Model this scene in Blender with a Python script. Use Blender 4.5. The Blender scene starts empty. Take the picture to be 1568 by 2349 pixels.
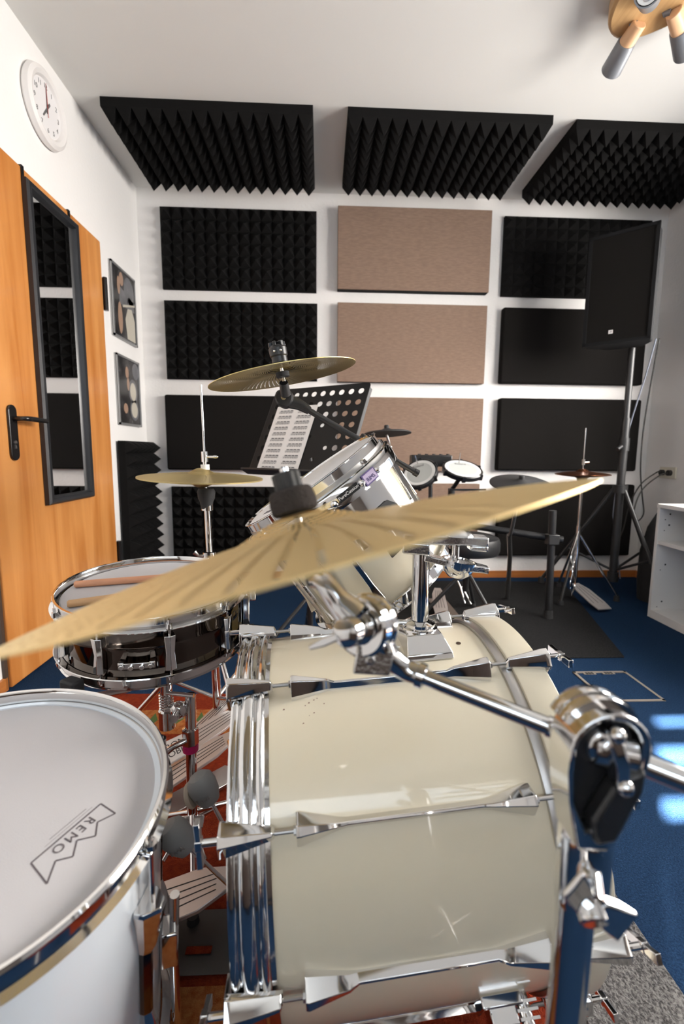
import bpy, bmesh, math, random
from mathutils import Vector, Matrix
from math import sin, cos, pi, radians as R
random.seed(7)
SC = bpy.context.scene
COL = SC.collection

# ------------------------------------------------------------------ camera
cam_d = bpy.data.cameras.new('camera')
cam = bpy.data.objects.new('camera', cam_d); COL.objects.link(cam); SC.camera = cam
right = Vector((0.998995, -0.044071, 0.008222)); down = Vector((0.002484, -0.128688, -0.991682)); fwd = Vector((0.044762, 0.990705, -0.128449))
m = Matrix((right, -down, -fwd)).transposed().to_4x4(); m.translation = (0, 0, 0.90)
cam.matrix_world = m
cam_d.sensor_fit = 'VERTICAL'; cam_d.sensor_height = 36; cam_d.sensor_width = 24
cam_d.lens = 1062 / 2349 * 36; cam_d.clip_start = 0.02
cam_d.dof.use_dof = True; cam_d.dof.focus_distance = 1.0; cam_d.dof.aperture_fstop = 4.0

# ------------------------------------------------------------------ light
SC.view_settings.view_transform = 'Standard'; SC.view_settings.look = 'None'
SC.view_settings.exposure = 0.0; SC.view_settings.gamma = 1.0
SC.view_settings.use_curve_mapping = False
world = bpy.data.worlds.new('world'); SC.world = world; world.use_nodes = True
world.node_tree.nodes['Background'].inputs[0].default_value = (0.75, 0.87, 1.0, 1)
world.node_tree.nodes['Background'].inputs[1].default_value = 1.0

def area(name, loc, look, sx, sy, power, col):
    d = bpy.data.lights.new(name, 'AREA'); d.shape = 'RECTANGLE'; d.size = sx; d.size_y = sy
    d.energy = power; d.color = col
    o = bpy.data.objects.new(name, d); COL.objects.link(o)
    o.location = loc; o.rotation_euler = Vector(look).to_track_quat('-Z', 'Y').to_euler()
    return o
sun_d = bpy.data.lights.new('sun', 'SUN'); sun_d.energy = 420; sun_d.angle = R(0.6); sun_d.color = (1, 0.95, 0.88)
sun = bpy.data.objects.new('sun', sun_d); COL.objects.link(sun); sun.location = (-3, -5, 4)
sun.rotation_euler = Vector((0.56, 0.82, -0.546)).to_track_quat('-Z', 'Y').to_euler()
# daylight through the two windows
area('daylight_front_window', (0.18, -1.66, 1.90), (0.1, 1, -0.05), 2.3, 0.45, 16, (0.70, 0.85, 1.0))
area('daylight_right_window', (2.95, 1.50, 1.75), (-1, 0.30, -0.05), 2.6, 1.1, 270, (1.0, 0.945, 0.885))

# ------------------------------------------------------------------ helpers
WM = {}
def frame(o, z, xr=(1, 0, 0)):
    z = Vector(z).normalized(); x = Vector(xr); x = (x - z * x.dot(z)).normalized(); y = z.cross(x)
    mm = Matrix((x, y, z)).transposed().to_4x4(); mm.translation = Vector(o); return mm
def link(o, parent, mw):
    COL.objects.link(o); WM[o.name] = mw
    if parent is not None:
        o.parent = parent; o.matrix_local = WM[parent.name].inverted() @ mw
    else: o.matrix_local = mw
def tag(o, label, cat=None, group=None, kind=None):
    if label: o['label'] = label
    if cat: o['category'] = cat
    if group: o['group'] = group
    if kind: o['kind'] = kind
    return o
def thing(name, label, cat, loc=(0, 0, 0), group=None, mw=None):
    o = bpy.data.objects.new(name, None); o.empty_display_size = 0.05
    link(o, None, mw if mw is not None else Matrix.Translation(loc)); return tag(o, label, cat, group)
class MB:
    def __init__(s): s.v = []; s.f = []
    def add(s, vs, fs, M=None):
        b = len(s.v); s.v += [(M @ Vector(v)) if M is not None else Vector(v) for v in vs]
        s.f += [tuple(b + i for i in f) for f in fs]; return s
    def box(s, c, d, M=None):
        x, y, z = [k / 2 for k in d]; c = Vector(c)
        vs = [c + Vector((i * x, j * y, k * z)) for i in (-1, 1) for j in (-1, 1) for k in (-1, 1)]
        return s.add(vs, [(0, 1, 3, 2), (4, 6, 7, 5), (0, 4, 5, 1), (2, 3, 7, 6), (0, 2, 6, 4), (1, 5, 7, 3)], M)
    def bx(s, a, b, M=None):
        return s.box([(i + j) / 2 for i, j in zip(a, b)], [abs(i - j) for i, j in zip(a, b)], M)
    def cyl(s, p0, p1, r0, r1=None, n=24, M=None, caps=True):
        r1 = r0 if r1 is None else r1; p0 = Vector(p0); p1 = Vector(p1)
        F = frame(p0, p1 - p0, (1, 0, 0) if abs((p1 - p0).normalized().x) < .9 else (0, 1, 0)); L = (p1 - p0).length
        vs = [F @ Vector((r * cos(2 * pi * i / n), r * sin(2 * pi * i / n), z)) for r, z in ((r0, 0), (r1, L)) for i in range(n)]
        fs = [(i, (i + 1) % n, n + (i + 1) % n, n + i) for i in range(n)]
        if caps: fs += [tuple(range(n))[::-1], tuple(range(n, 2 * n))]
        return s.add(vs, fs, M)
    def tube(s, pts, r, n=12, smooth=0, M=None, caps=True):
        pts = [Vector(p) for p in pts]; rs = list(r) if isinstance(r, (list, tuple)) else [r] * len(pts)
        if smooth:
            q, rr = [], []
            P = [pts[0] * 2 - pts[1]] + pts + [pts[-1] * 2 - pts[-2]]
            for i in range(len(pts) - 1):
                for k in range(smooth):
                    t = k / smooth; a, b, c, d = P[i:i + 4]
                    q.append(.5 * (2 * b + (c - a) * t + (2 * a - 5 * b + 4 * c - d) * t * t + (3 * b - 3 * c + d - a) * t ** 3))
                    rr.append(rs[i] * (1 - t) + rs[i + 1] * t)
            pts, rs = q + [pts[-1]], rr + [rs[-1]]
        vs = []; up = None
        for i, p in enumerate(pts):
            d = (pts[min(i + 1, len(pts) - 1)] - pts[max(i - 1, 0)]).normalized()
            if up is None: up = Vector((0, 0, 1)) if abs(d.z) < .9 else Vector((1, 0, 0))
            x = (up - d * up.dot(d)).normalized(); y = d.cross(x); up = x
            vs += [p + rs[i] * (x * cos(2 * pi * k / n) + y * sin(2 * pi * k / n)) for k in range(n)]
        fs = []
        for i in range(len(pts) - 1):
            for k in range(n): fs.append((i * n + k, i * n + (k + 1) % n, (i + 1) * n + (k + 1) % n, (i + 1) * n + k))
        if caps: fs += [tuple(range(n))[::-1], tuple(range(len(vs) - n, len(vs)))]
        return s.add(vs, fs, M)
    def lathe(s, prof, n=64, M=None, closed=False, a0=0, a1=2 * pi):
        # prof: (radius, z) around local z
        full = abs(a1 - a0 - 2 * pi) < 1e-6; k = n if full else n + 1; m_ = len(prof)
        vs = [Vector((r * cos(a0 + (a1 - a0) * i / n), r * sin(a0 + (a1 - a0) * i / n), z)) for i in range(k) for r, z in prof]
        fs = []
        for i in range(n):
            j = (i + 1) % k
            for q in range(m_ if closed else m_ - 1):
                w = (q + 1) % m_; fs.append((i * m_ + q, j * m_ + q, j * m_ + w, i * m_ + w))
        if not full and closed: fs += [tuple(range(m_)), tuple(range(len(vs) - m_, len(vs)))[::-1]]
        return s.add(vs, fs, M)
    def prism(s, poly, z0, z1, M=None):
        n = len(poly); vs = [Vector((x, y, z)) for z in (z0, z1) for x, y in poly]
        return s.add(vs, [(i, (i + 1) % n, n + (i + 1) % n, n + i) for i in range(n)] + [tuple(range(n))[::-1], tuple(range(n, 2 * n))], M)
    def loft(s, secs, M=None):
        n = len(secs[0]); vs = [Vector(p) for q in secs for p in q]; k = len(secs)
        fs = [(i * n + j, i * n + (j + 1) % n, (i + 1) * n + (j + 1) % n, (i + 1) * n + j) for i in range(k - 1) for j in range(n)]
        fs += [tuple(range(n))[::-1], tuple(range((k - 1) * n, k * n))]
        return s.add(vs, fs, M)
    def ball(s, c, r, M=None, n=24, sc=(1, 1, 1)):
        h = n // 2; vs = []; fs = []; c = Vector(c)
        for i in range(1, h):
            for j in range(n):
                a = pi * i / h; b = 2 * pi * j / n
                vs.append(c + Vector((r * sc[0] * sin(a) * cos(b), r * sc[1] * sin(a) * sin(b), r * sc[2] * cos(a))))
        for i in range(h - 2):
            for j in range(n): fs.append((i * n + j, i * n + (j + 1) % n, (i + 1) * n + (j + 1) % n, (i + 1) * n + j))
        a = len(vs); vs += [c + Vector((0, 0, r * sc[2])), c - Vector((0, 0, r * sc[2]))]
        for j in range(n): fs += [(a, (j + 1) % n, j), (a + 1, (h - 2) * n + j, (h - 2) * n + (j + 1) % n)]
        return s.add(vs, fs, M)
    def build(s, name, mat, parent=None, mw=None, ang=35, bevel=0, flat=False):
        me = bpy.data.meshes.new(name)
        if mw is None:
            mw = WM[parent.name] if parent is not None else Matrix.Identity(4)
            inv = mw.inverted(); vs = [inv @ v for v in s.v]
        else: vs = s.v
        me.from_pydata([tuple(v) for v in vs], [], s.f); me.validate()
        bm = bmesh.new(); bm.from_mesh(me); bmesh.ops.recalc_face_normals(bm, faces=bm.faces); bm.to_mesh(me); bm.free()
        if not flat:
            me.polygons.foreach_set('use_smooth', [True] * len(me.polygons)); me.set_sharp_from_angle(angle=R(ang))
        me.materials.append(mat); o = bpy.data.objects.new(name, me); link(o, parent, mw)
        if bevel:
            b = o.modifiers.new('bevel', 'BEVEL'); b.width = bevel; b.segments = 2; b.limit_method = 'ANGLE'; b.angle_limit = R(35)
        return o
def text(name, string, size, mat, parent, mw, depth=0.0004, align='CENTER', space=1.0):
    c = bpy.data.curves.new(name, 'FONT'); c.body = string; c.size = size; c.extrude = depth; c.align_x = align; c.align_y = 'CENTER'
    c.space_character = space
    t = bpy.data.objects.new('tmp_text', c); me = bpy.data.meshes.new_from_object(t); me.name = name
    bpy.data.objects.remove(t); bpy.data.curves.remove(c)
    me.materials.clear(); me.materials.append(mat); o = bpy.data.objects.new(name, me); link(o, parent, mw); return o
def copy_tree(o, mw):
    WM_src = WM[o.name]
    c = o.copy(); COL.objects.link(c); c.matrix_local = mw; WM[c.name] = mw
    def rec(src, dst):
        for ch in list(src.children):
            d = ch.copy(); COL.objects.link(d); d.parent = dst; d.matrix_local = ch.matrix_local.copy(); rec(ch, d)
    rec(o, c); return c

# ------------------------------------------------------------------ materials
def mat(name, col, rough=.5, metal=0, coat=0, noise=None, bump=None, spec=.5, stretch=(1, 1, 1), sheen=0, emit=None):
    mt = bpy.data.materials.new(name); mt.use_nodes = True; nt = mt.node_tree; b = nt.nodes['Principled BSDF']
    b.inputs['Base Color'].default_value = (*col, 1); b.inputs['Roughness'].default_value = rough
    b.inputs['Metallic'].default_value = metal; b.inputs['Coat Weight'].default_value = coat
    b.inputs['Coat Roughness'].default_value = .05; b.inputs['Specular IOR Level'].default_value = spec
    if sheen: b.inputs['Sheen Weight'].default_value = sheen
    tc = nt.nodes.new('ShaderNodeTexCoord'); mp = nt.nodes.new('ShaderNodeMapping'); mp.inputs['Scale'].default_value = stretch
    nt.links.new(tc.outputs['Object'], mp.inputs[0])
    if noise:
        scale, col2, lo, hi = noise
        n = nt.nodes.new('ShaderNodeTexNoise'); n.inputs['Scale'].default_value = scale; n.inputs['Detail'].default_value = 4
        cr = nt.nodes.new('ShaderNodeValToRGB'); cr.color_ramp.elements[0].position = lo; cr.color_ramp.elements[1].position = hi
        cr.color_ramp.elements[0].color = (*col, 1); cr.color_ramp.elements[1].color = (*col2, 1)
        nt.links.new(mp.outputs[0], n.inputs[0]); nt.links.new(n.outputs[0], cr.inputs[0]); nt.links.new(cr.outputs[0], b.inputs['Base Color'])
    if bump:
        scale, dist = bump[:2]
        n = nt.nodes.new('ShaderNodeTexNoise'); n.inputs['Scale'].default_value = scale; n.inputs['Detail'].default_value = 3
        bp = nt.nodes.new('ShaderNodeBump'); bp.inputs['Distance'].default_value = dist; bp.inputs['Strength'].default_value = 1
        nt.links.new(mp.outputs[0], n.inputs[0]); nt.links.new(n.outputs[0], bp.inputs['Height']); nt.links.new(bp.outputs[0], b.inputs['Normal'])
    return mt
M_ = {}
M_['wall'] = mat('wall_paint', (.85, .83, .81), .9, bump=(60, .0015))
M_['ceil'] = mat('ceiling_paint', (.76, .75, .72), .95)
M_['wallfront'] = mat('darkened_wall', (.26, .225, .20), .9)  # dark tone given to the unseen front wall to darken reflections and bounce
M_['darkwood'] = mat('dark_wood', (.055, .035, .025), .5)
M_['carpet'] = mat('blue_carpet', (.0085, .024, .060), 1, spec=.05, noise=(260, (.019, .048, .105), .35, .7), bump=(400, .004))
M_['redrug'] = mat('red_rug_pile', (.17, .020, .010), 1, spec=.05, noise=(90, (.26, .042, .014), .3, .75), bump=(500, .004))
M_['rugorange'] = mat('orange_rug_pile', (.42, .17, .055), 1, spec=.05, noise=(90, (.28, .07, .018), .3, .7), bump=(500, .004))
M_['ruggreen'] = mat('green_rug_pile', (.09, .14, .05), 1, spec=.05, bump=(500, .004))
M_['greyrug'] = mat('grey_loop_rug', (.07, .067, .067), 1, spec=.1, noise=(260, (.20, .193, .188), .38, .60), bump=(260, .008), stretch=(1, .8, 1))
M_['mat'] = mat('charcoal_mat', (.012, .012, .013), 1, spec=.06, noise=(150, (.026, .026, .026), .3, .7), bump=(300, .003))
M_['foam'] = mat('black_foam', (.006, .0057, .0057), .95, spec=.15, bump=(500, .0006))
M_['foamedge'] = mat('black_fabric', (.009, .008, .0075), .95, spec=.12)
M_['brown'] = mat('taupe_felt', (.22, .150, .112), 1, spec=.1, noise=(55, (.265, .183, .14), .35, .7), bump=(250, .0012), stretch=(.5, 1, 2.5))
M_['blackside'] = mat('black_panel_side', (.008, .008, .009), .9, spec=.2)
M_['chrome'] = mat('chrome', (.76, .755, .75), .07, 1)
M_['chromerib'] = mat('worn_chrome', (.70, .70, .70), .12, 1, bump=(30, .0008))
M_['cast'] = mat('cast_chrome', (.68, .68, .68), .18, 1, bump=(300, .0004))
M_['steel'] = mat('dull_steel', (.50, .49, .48), .34, 1)
M_['darkchrome'] = mat('black_nickel_and_dark_reflection', (.10, .085, .075), .05, 1)
M_['cream'] = mat('cream_lacquer', (.79, .715, .545), .32, coat=.8, bump=(26, .0006), noise=(3, (.82, .75, .59), .3, .7))
M_['white'] = mat('white_lacquer_blue_lit', (.74, .79, .84), .25, coat=.6)  # blue tint in the base colour stands for bluish window light
M_['head'] = mat('coated_drum_head', (.54, .525, .535), .45, bump=(900, .0002))
M_['headlit'] = mat('drum_head_painted_bright', (.90, .88, .88), .45)  # raised base colour stands in for light bounced off the left wall
M_['darksteel'] = mat('dark_steel', (.10, .095, .09), .4, .5)
M_['plastic'] = mat('black_plastic', (.014, .014, .015), .32)
M_['rubber'] = mat('black_rubber', (.02, .02, .021), .7)
M_['felt'] = mat('dark_felt', (.04, .034, .032), 1, spec=.1, bump=(300, .003))
M_['beater'] = mat('grey_beater', (.34, .35, .345), .55)
M_['beaterface'] = mat('beige_felt', (.60, .52, .42), .9)
M_['pedal'] = mat('pedal_silver', (.62, .58, .56), .38, .6)
M_['groove'] = mat('groove_black', (.025, .022, .022), .6)
M_['pink'] = mat('pink_tape', (.55, .01, .14), .6)
M_['paper'] = mat('paper', (.86, .84, .82), .8)
M_['ink'] = mat('ink', (.03, .03, .035), .7)
M_['logo'] = mat('logo_print', (.12, .10, .11), .7)
M_['stick1'] = mat('red_hickory', (.58, .26, .14), .5, noise=(30, (.66, .33, .19), .3, .7), stretch=(1, 1, .08))
M_['stick2'] = mat('hickory', (.62, .38, .19), .5, noise=(30, (.52, .30, .14), .3, .7), stretch=(1, 1, .08))
M_['handleblk'] = mat('black_handle', (.012, .011, .011), .18)
M_['mirror'] = mat('mirror_glass', (.9, .9, .9), .01, 1)
M_['mframe'] = mat('charcoal_frame', (.016, .017, .020), .38)
M_['hatch'] = mat('hatch_trim', (.23, .20, .17), .55)
M_['baseboard'] = mat('orange_wood', (.48, .17, .04), .4, noise=(8, (.36, .12, .03), .3, .7), stretch=(.3, 3, 8))
M_['shelf'] = mat('white_melamine', (.78, .77, .75), .4)
M_['bag'] = mat('bag_nylon', (.012, .012, .013), .75, bump=(20, .01))
M_['brownbox'] = mat('brown_case', (.06, .035, .022), .5)
M_['rackblk'] = mat('rack_black', (.016, .016, .017), .4)
M_['deskblk'] = mat('desk_black', (.007, .007, .007), .5, spec=.25)
M_['meshhead'] = mat('mesh_pad', (.50, .52, .50), .8)
M_['padrim'] = mat('pad_white', (.80, .80, .78), .6)
M_['copper'] = mat('bronze_cymbal', (.30, .12, .06), .3, 1)
M_['vinyl'] = mat('black_vinyl', (.013, .013, .014), .38)
M_['cable'] = mat('grey_cable', (.20, .22, .27), .6)
M_['cableblk'] = mat('black_cable', (.03, .028, .026), .6)
M_['outlet'] = mat('outlet_plastic', (.70, .66, .55), .4)
M_['lampwood'] = mat('lamp_wood', (.58, .36, .17), .35, noise=(12, (.47, .28, .12), .3, .7), stretch=(6, .5, 1))
M_['lamppeach'] = mat('lamp_peach_wood', (.75, .47, .27), .4)
M_['lampgrey'] = mat('lamp_grey', (.22, .23, .25), .4, .3)
M_['bulb'] = mat('bulb_glass', (.72, .75, .78), .12, .7)
M_['clock'] = mat('clock_white', (.80, .77, .75), .4)
M_['clockface'] = mat('clock_face', (.80, .78, .78), .5)
M_['clockgrey'] = mat('clock_hand', (.12, .12, .12), .5)
M_['redhand'] = mat('clock_red', (.45, .03, .02), .5)
M_['blackbadge'] = mat('black_badge', (.01, .01, .01), .3)
M_['purple'] = mat('purple_badge', (.06, .04, .14), .3)
M_['gold'] = mat('gold_badge', (.28, .20, .06), .4, .5)
M_['lilac'] = mat('lilac_print', (.35, .28, .42), .4)
M_['posterframe'] = mat('silver_frame', (.45, .45, .45), .35, .7)
M_['frosted'] = mat('window_frame_white', (.8, .8, .8), .5)

def wood_door():
    mt = mat('door_veneer', (.62, .25, .06), .38, coat=.15); nt = mt.node_tree; b = nt.nodes['Principled BSDF']
    tc = nt.nodes.new('ShaderNodeTexCoord'); mp = nt.nodes.new('ShaderNodeMapping'); mp.inputs['Scale'].default_value = (5, 5, .35)
    n = nt.nodes.new('ShaderNodeTexNoise'); n.inputs['Scale'].default_value = 2.2; n.inputs['Detail'].default_value = 5; n.inputs['Distortion'].default_value = 1.2
    cr = nt.nodes.new('ShaderNodeValToRGB'); cr.color_ramp.elements[0].color = (.47, .16, .03, 1); cr.color_ramp.elements[1].color = (.66, .29, .085, 1)
    cr.color_ramp.elements[0].position = .3; cr.color_ramp.elements[1].position = .65
    nt.links.new(tc.outputs['Object'], mp.inputs[0]); nt.links.new(mp.outputs[0], n.inputs[0]); nt.links.new(n.outputs[0], cr.inputs[0])
    v = nt.nodes.new('ShaderNodeTexVoronoi'); v.inputs['Scale'].default_value = 3.2
    mp2 = nt.nodes.new('ShaderNodeMapping'); mp2.inputs['Scale'].default_value = (1, 1, .7); nt.links.new(tc.outputs['Object'], mp2.inputs[0]); nt.links.new(mp2.outputs[0], v.inputs[0])
    c2 = nt.nodes.new('ShaderNodeValToRGB'); c2.color_ramp.elements[0].position = .03; c2.color_ramp.elements[1].position = .07
    mx = nt.nodes.new('ShaderNodeMix'); mx.data_type = 'RGBA'; mx.inputs[6].default_value = (.22, .07, .02, 1)
    nt.links.new(v.outputs['Distance'], c2.inputs[0]); nt.links.new(c2.outputs[0], mx.inputs[0]); nt.links.new(cr.outputs[0], mx.inputs[7])
    nt.links.new(mx.outputs[2], b.inputs['Base Color']); return mt
M_['door'] = wood_door()

def cymbal_mat(name, col, rough, rings, spokes, hole=.30, twist=.0, rmin=.02, rmax=.222, R0=.2286):
    """brushed gold bronze with rows of real see-through holes (polar grid)"""
    mt = bpy.data.materials.new(name); mt.use_nodes = True; nt = mt.node_tree; L = nt.links.new
    b = nt.nodes['Principled BSDF']; out = nt.nodes['Material Output']
    b.inputs['Base Color'].default_value = (*col, 1); b.inputs['Metallic'].default_value = .92; b.inputs['Roughness'].default_value = rough
    b.inputs['Anisotropic'].default_value = .5
    def mth(op, a, c=None, d=None):
        n = nt.nodes.new('ShaderNodeMath'); n.operation = op
        for i, q in enumerate((a, c, d)):
            if q is None: continue
            if isinstance(q, (int, float)): n.inputs[i].default_value = q
            else: L(q, n.inputs[i])
        return n.outputs[0]
    tc = nt.nodes.new('ShaderNodeTexCoord'); sp = nt.nodes.new('ShaderNodeSeparateXYZ'); L(tc.outputs['Object'], sp.inputs[0])
    x, y = sp.outputs[0], sp.outputs[1]
    r = mth('SQRT', mth('ADD', mth('MULTIPLY', x, x), mth('MULTIPLY', y, y)))
    th = mth('ADD', mth('DIVIDE', mth('ARCTAN2', y, x), 2 * pi), .5)
    u = mth('MULTIPLY', r, rings / R0)
    v = mth('ADD', mth('MULTIPLY', th, spokes), mth('MULTIPLY', mth('FLOOR', u), twist))
    fu = mth('MULTIPLY', mth('SUBTRACT', mth('FRACT', u), .5), R0 / rings); fv = mth('MULTIPLY', mth('MULTIPLY', mth('SUBTRACT', mth('FRACT', v), .5), r), 2 * pi / spokes)
    d = mth('ADD', mth('MULTIPLY', fu, fu), mth('MULTIPLY', fv, fv))
    h = mth('LESS_THAN', d, hole * hole)
    h = mth('MULTIPLY', h, mth('GREATER_THAN', r, rmin)); h = mth('MULTIPLY', h, mth('LESS_THAN', r, rmax))
    tr = nt.nodes.new('ShaderNodeBsdfTransparent'); mx = nt.nodes.new('ShaderNodeMixShader')
    L(h, mx.inputs[0]); L(b.outputs[0], mx.inputs[1]); L(tr.outputs[0], mx.inputs[2]); L(mx.outputs[0], out.inputs[0])
    # fine lathe rings as bump
    w = mth('SINE', mth('MULTIPLY', r, 3000)); bp = nt.nodes.new('ShaderNodeBump'); bp.inputs['Distance'].default_value = .00012
    L(w, bp.inputs['Height']); L(bp.outputs[0], b.inputs['Normal'])
    return mt
M_['brass'] = cymbal_mat('perforated_gold', (.92, .70, .34), .42, 44, 72, .0019, .02)
M_['brass2'] = cymbal_mat('perforated_gold_fine', (.62, .50, .22), .33, 40, 80, .0016, .10, rmax=.146, R0=.152)
M_['brass3'] = cymbal_mat('perforated_gold_hat', (.66, .53, .25), .40, 40, 80, .0013, .08, rmax=.172, R0=.178)

# ------------------------------------------------------------------ the room
XL, XR, YB, YF, ZC = -1.187, 2.33, 3.25, -1.7, 2.565
def struct(name, mb, mt, parent=None, **k):
    o = mb.build(name, mt, parent, **k)
    if parent is None: o['kind'] = 'structure'
    return o
struct('floor', MB().bx((XL - .1, YF - .1, -.1), (XR + .1, YB + .1, 0)), M_['carpet'])
struct('ceiling', MB().bx((XL - .1, YF - .1, ZC), (XR + .1, YB + .1, ZC + .1)), M_['ceil'])
struct('wall_back', MB().bx((XL - .1, YB, 0), (XR + .1, YB + .1, ZC)), M_['wall'])
struct('wall_left', MB().bx((XL - .1, YF, 0), (XL, YB, ZC)), M_['wall'])
# front wall with its window opening (behind the camera)
wx0, wx1, wz0, wz1 = -1.06, 1.45, .90, 2.15
b = MB(); b.bx((XL, YF - .1, 0), (wx0, YF, ZC)); b.bx((wx1, YF - .1, 0), (XR, YF, ZC)); b.bx((wx0, YF - .1, 0), (wx1, YF, wz0)); b.bx((wx0, YF - .1, wz1), (wx1, YF, ZC))
struct('wall_front', b, M_['wallfront'])
b = MB()
for z, hh in ((wz0 + .025, .03), (2.058, .030), (1.918, .032), (1.80, .03)): b.bx((wx0, YF - .07, z - hh), (wx1, YF - .03, z + hh))
b.bx((wx0, YF - .06, wz0), (wx0 + .02, YF - .02, 1.80)); b.bx((wx1 - .05, YF - .06, wz0), (wx1, YF - .02, wz1)); b.bx((.30, YF - .06, wz0), (.36, YF - .02, 1.80))
struct('window_1', b, M_['frosted'])
o = MB().bx((wx0 + .02, YF - .075, wz0 + .05), (wx1 - .05, YF - .071, 1.80)).build('added_window_blind', M_['paper'], None); tag(o, 'closed white blind added unseen to block sun at the lower panes of the front window', 'blind')  # unseen blind added to stop the sun below the upper panes
ry0, ry1, rz0, rz1 = .50, 2.65, .90, 2.10
b = MB(); b.bx((XR, YF, 0), (XR + .1, ry0, ZC)); b.bx((XR, ry1, 0), (XR + .1, YB, ZC)); b.bx((XR, ry0, 0), (XR + .1, ry1, rz0)); b.bx((XR, ry0, rz1), (XR + .1, ry1, ZC))
struct('wall_right', b, M_['wall'])
b = MB()
for y in (ry0 + .03, 1.62, 1.68, ry1 - .03): b.bx((XR + .02, y - .03, rz0), (XR + .06, y + .03, rz1))
for z in (rz0 + .03, rz1 - .03): b.bx((XR + .02, ry0, z - .03), (XR + .06, ry1, z + .03))
struct('window_2', b, M_['frosted'])
sd = thing('added_sideboard', 'long dark brown cabinet under the front window, added unseen to darken reflections', 'added_sideboard', (.3, YF + .25, 0))  # unseen cabinet added to put dark brown into the chrome reflections
MB().bx((-1.0, YF + .02, .06), (1.7, YF + .45, .84)).build('cabinet_body', M_['darkwood'], sd, bevel=.004)
MB().bx((-1.02, YF + .015, .84), (1.72, YF + .47, .865)).build('top_board', M_['darkwood'], sd, bevel=.003)
MB().bx((-.97, YF + .05, .0), (1.67, YF + .40, .06)).build('plinth', M_['blackside'], sd)
for k in range(5): MB().bx((-.99 + k * .54, YF + .45, .08), (-.99 + k * .54 + .53, YF + .468, .83)).build('cabinet_door', M_['darkwood'], sd, bevel=.002)
struct('baseboard_back', MB().bx((XL, YB - .012, 0), (XR, YB, .05)), M_['baseboard'])
b = MB(); b.bx((XL, YF, 0), (XL + .012, 1.70, .05)); b.bx((XL, 2.68, 0), (XL + .012, YB - .012, .05)); struct('baseboard_left', b, M_['baseboard'])
struct('baseboard_right', MB().bx((XR - .012, YF, 0), (XR, YB - .012, .05)), M_['baseboard'])

# door in the left wall, its lever and hinges
dX = XL + .022
door = struct('door_1', MB().bx((XL + .001, 1.705, .006), (dX, 2.652, 1.987)), M_['door'], bevel=.004)
b = MB(); q = []
for i in range(17): a = pi * i / 16; q.append((.024 * cos(a), .080 + .024 * sin(a)))
for i in range(17): a = pi + pi * i / 16; q.append((.024 * cos(a), -.080 + .024 * sin(a)))
FD = Matrix(((0, 0, 1, dX), (1, 0, 0, 1.822), (0, 1, 0, .962), (0, 0, 0, 1)))
b.prism(q, 0, .010, FD)
MB().bx((XL + .001, 1.688, .006), (XL + .012, 1.7045, 1.987)).build('door_edge', M_['darkwood'], door)
hp = b.build('handle_plate', M_['handleblk'], door, bevel=.003)
MB().tube([(dX + .008, 1.822, 1.015), (dX + .045, 1.822, 1.015), (dX + .056, 1.835, 1.015), (dX + .058, 1.87, 1.015), (dX + .058, 1.95, 1.013)], [.009, .009, .010, .010, .009], 14, 5).build('door_handle', M_['handleblk'], door)
b = MB(); b.cyl((dX + .010, 1.822, .925), (dX + .013, 1.822, .925), .008); b.box((dX + .0115, 1.822, .912), (.003, .007, .02)); b.build('keyhole', M_['steel'], door)
for z in (1.73, .30):
    MB().cyl((dX + .006, 2.668, z - .085), (dX + .006, 2.668, z + .085), .012, n=16).bx((XL + .001, 2.655, z - .08), (XL + .02, 2.678, z + .08)).build('hinge', M_['handleblk'], door)

# ------------------------------------------------------------------ wall panels
def pyramid_mesh(nx, ny, w, h, base, hgt):
    b = MB(); dx, dy = w / nx, h / ny; vs = []; fs = []
    V = {}
    for i in range(nx + 1):
        for j in range(ny + 1): V[(i, j)] = len(vs); vs.append((i * dx, j * dy, base))
    for i in range(nx):
        for j in range(ny):
            c = len(vs); vs.append(((i + .5) * dx, (j + .5) * dy, base + hgt))
            a, e, f, g = V[(i, j)], V[(i + 1, j)], V[(i + 1, j + 1)], V[(i, j + 1)]
            fs += [(a, e, c), (e, f, c), (f, g, c), (g, a, c)]
    k = len(vs); vs += [(0, 0, 0), (w, 0, 0), (w, h, 0), (0, h, 0)]
    fs += [(k, k + 3, k + 2, k + 1)]
    fs.append((k, k + 1) + tuple(V[(i, 0)] for i in range(nx, -1, -1)))
    fs.append((k + 1, k + 2) + tuple(V[(nx, j)] for j in range(ny, -1, -1)))
    fs.append((k + 2, k + 3) + tuple(V[(i, ny)] for i in range(0, nx + 1)))
    fs.append((k + 3, k) + tuple(V[(0, j)] for j in range(0, ny + 1)))
    return b.add(vs, fs)
def wallM(x, z, y=YB - .002): return Matrix(((1, 0, 0, x), (0, 0, -1, y), (0, 1, 0, z), (0, 0, 0, 1)))
def foam(lbl, mw, b, group=None):
    o = b.build('foam_panel', M_['foam'], None, mw=mw, flat=True); return tag(o, lbl, 'acoustic panel', group)
foam('black pyramid foam panel on back wall, topmost of the left column', wallM(-1.035, 1.945), pyramid_mesh(14, 7, 1.0, .50, .02, .045))
foam('black pyramid foam panel on back wall, second from top in left column', wallM(-1.03, 1.375), pyramid_mesh(14, 7, 1.0, .50, .02, .045))
foam('black pyramid foam panel low on back wall behind the hi-hat stand', wallM(-1.03, .15), pyramid_mesh(14, 7, 1.0, .505, .02, .045))
foam('black pyramid foam panel on back wall behind the loudspeaker', wallM(1.205, 1.95), pyramid_mesh(14, 7, 1.0, .50, .025, .03))
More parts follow.
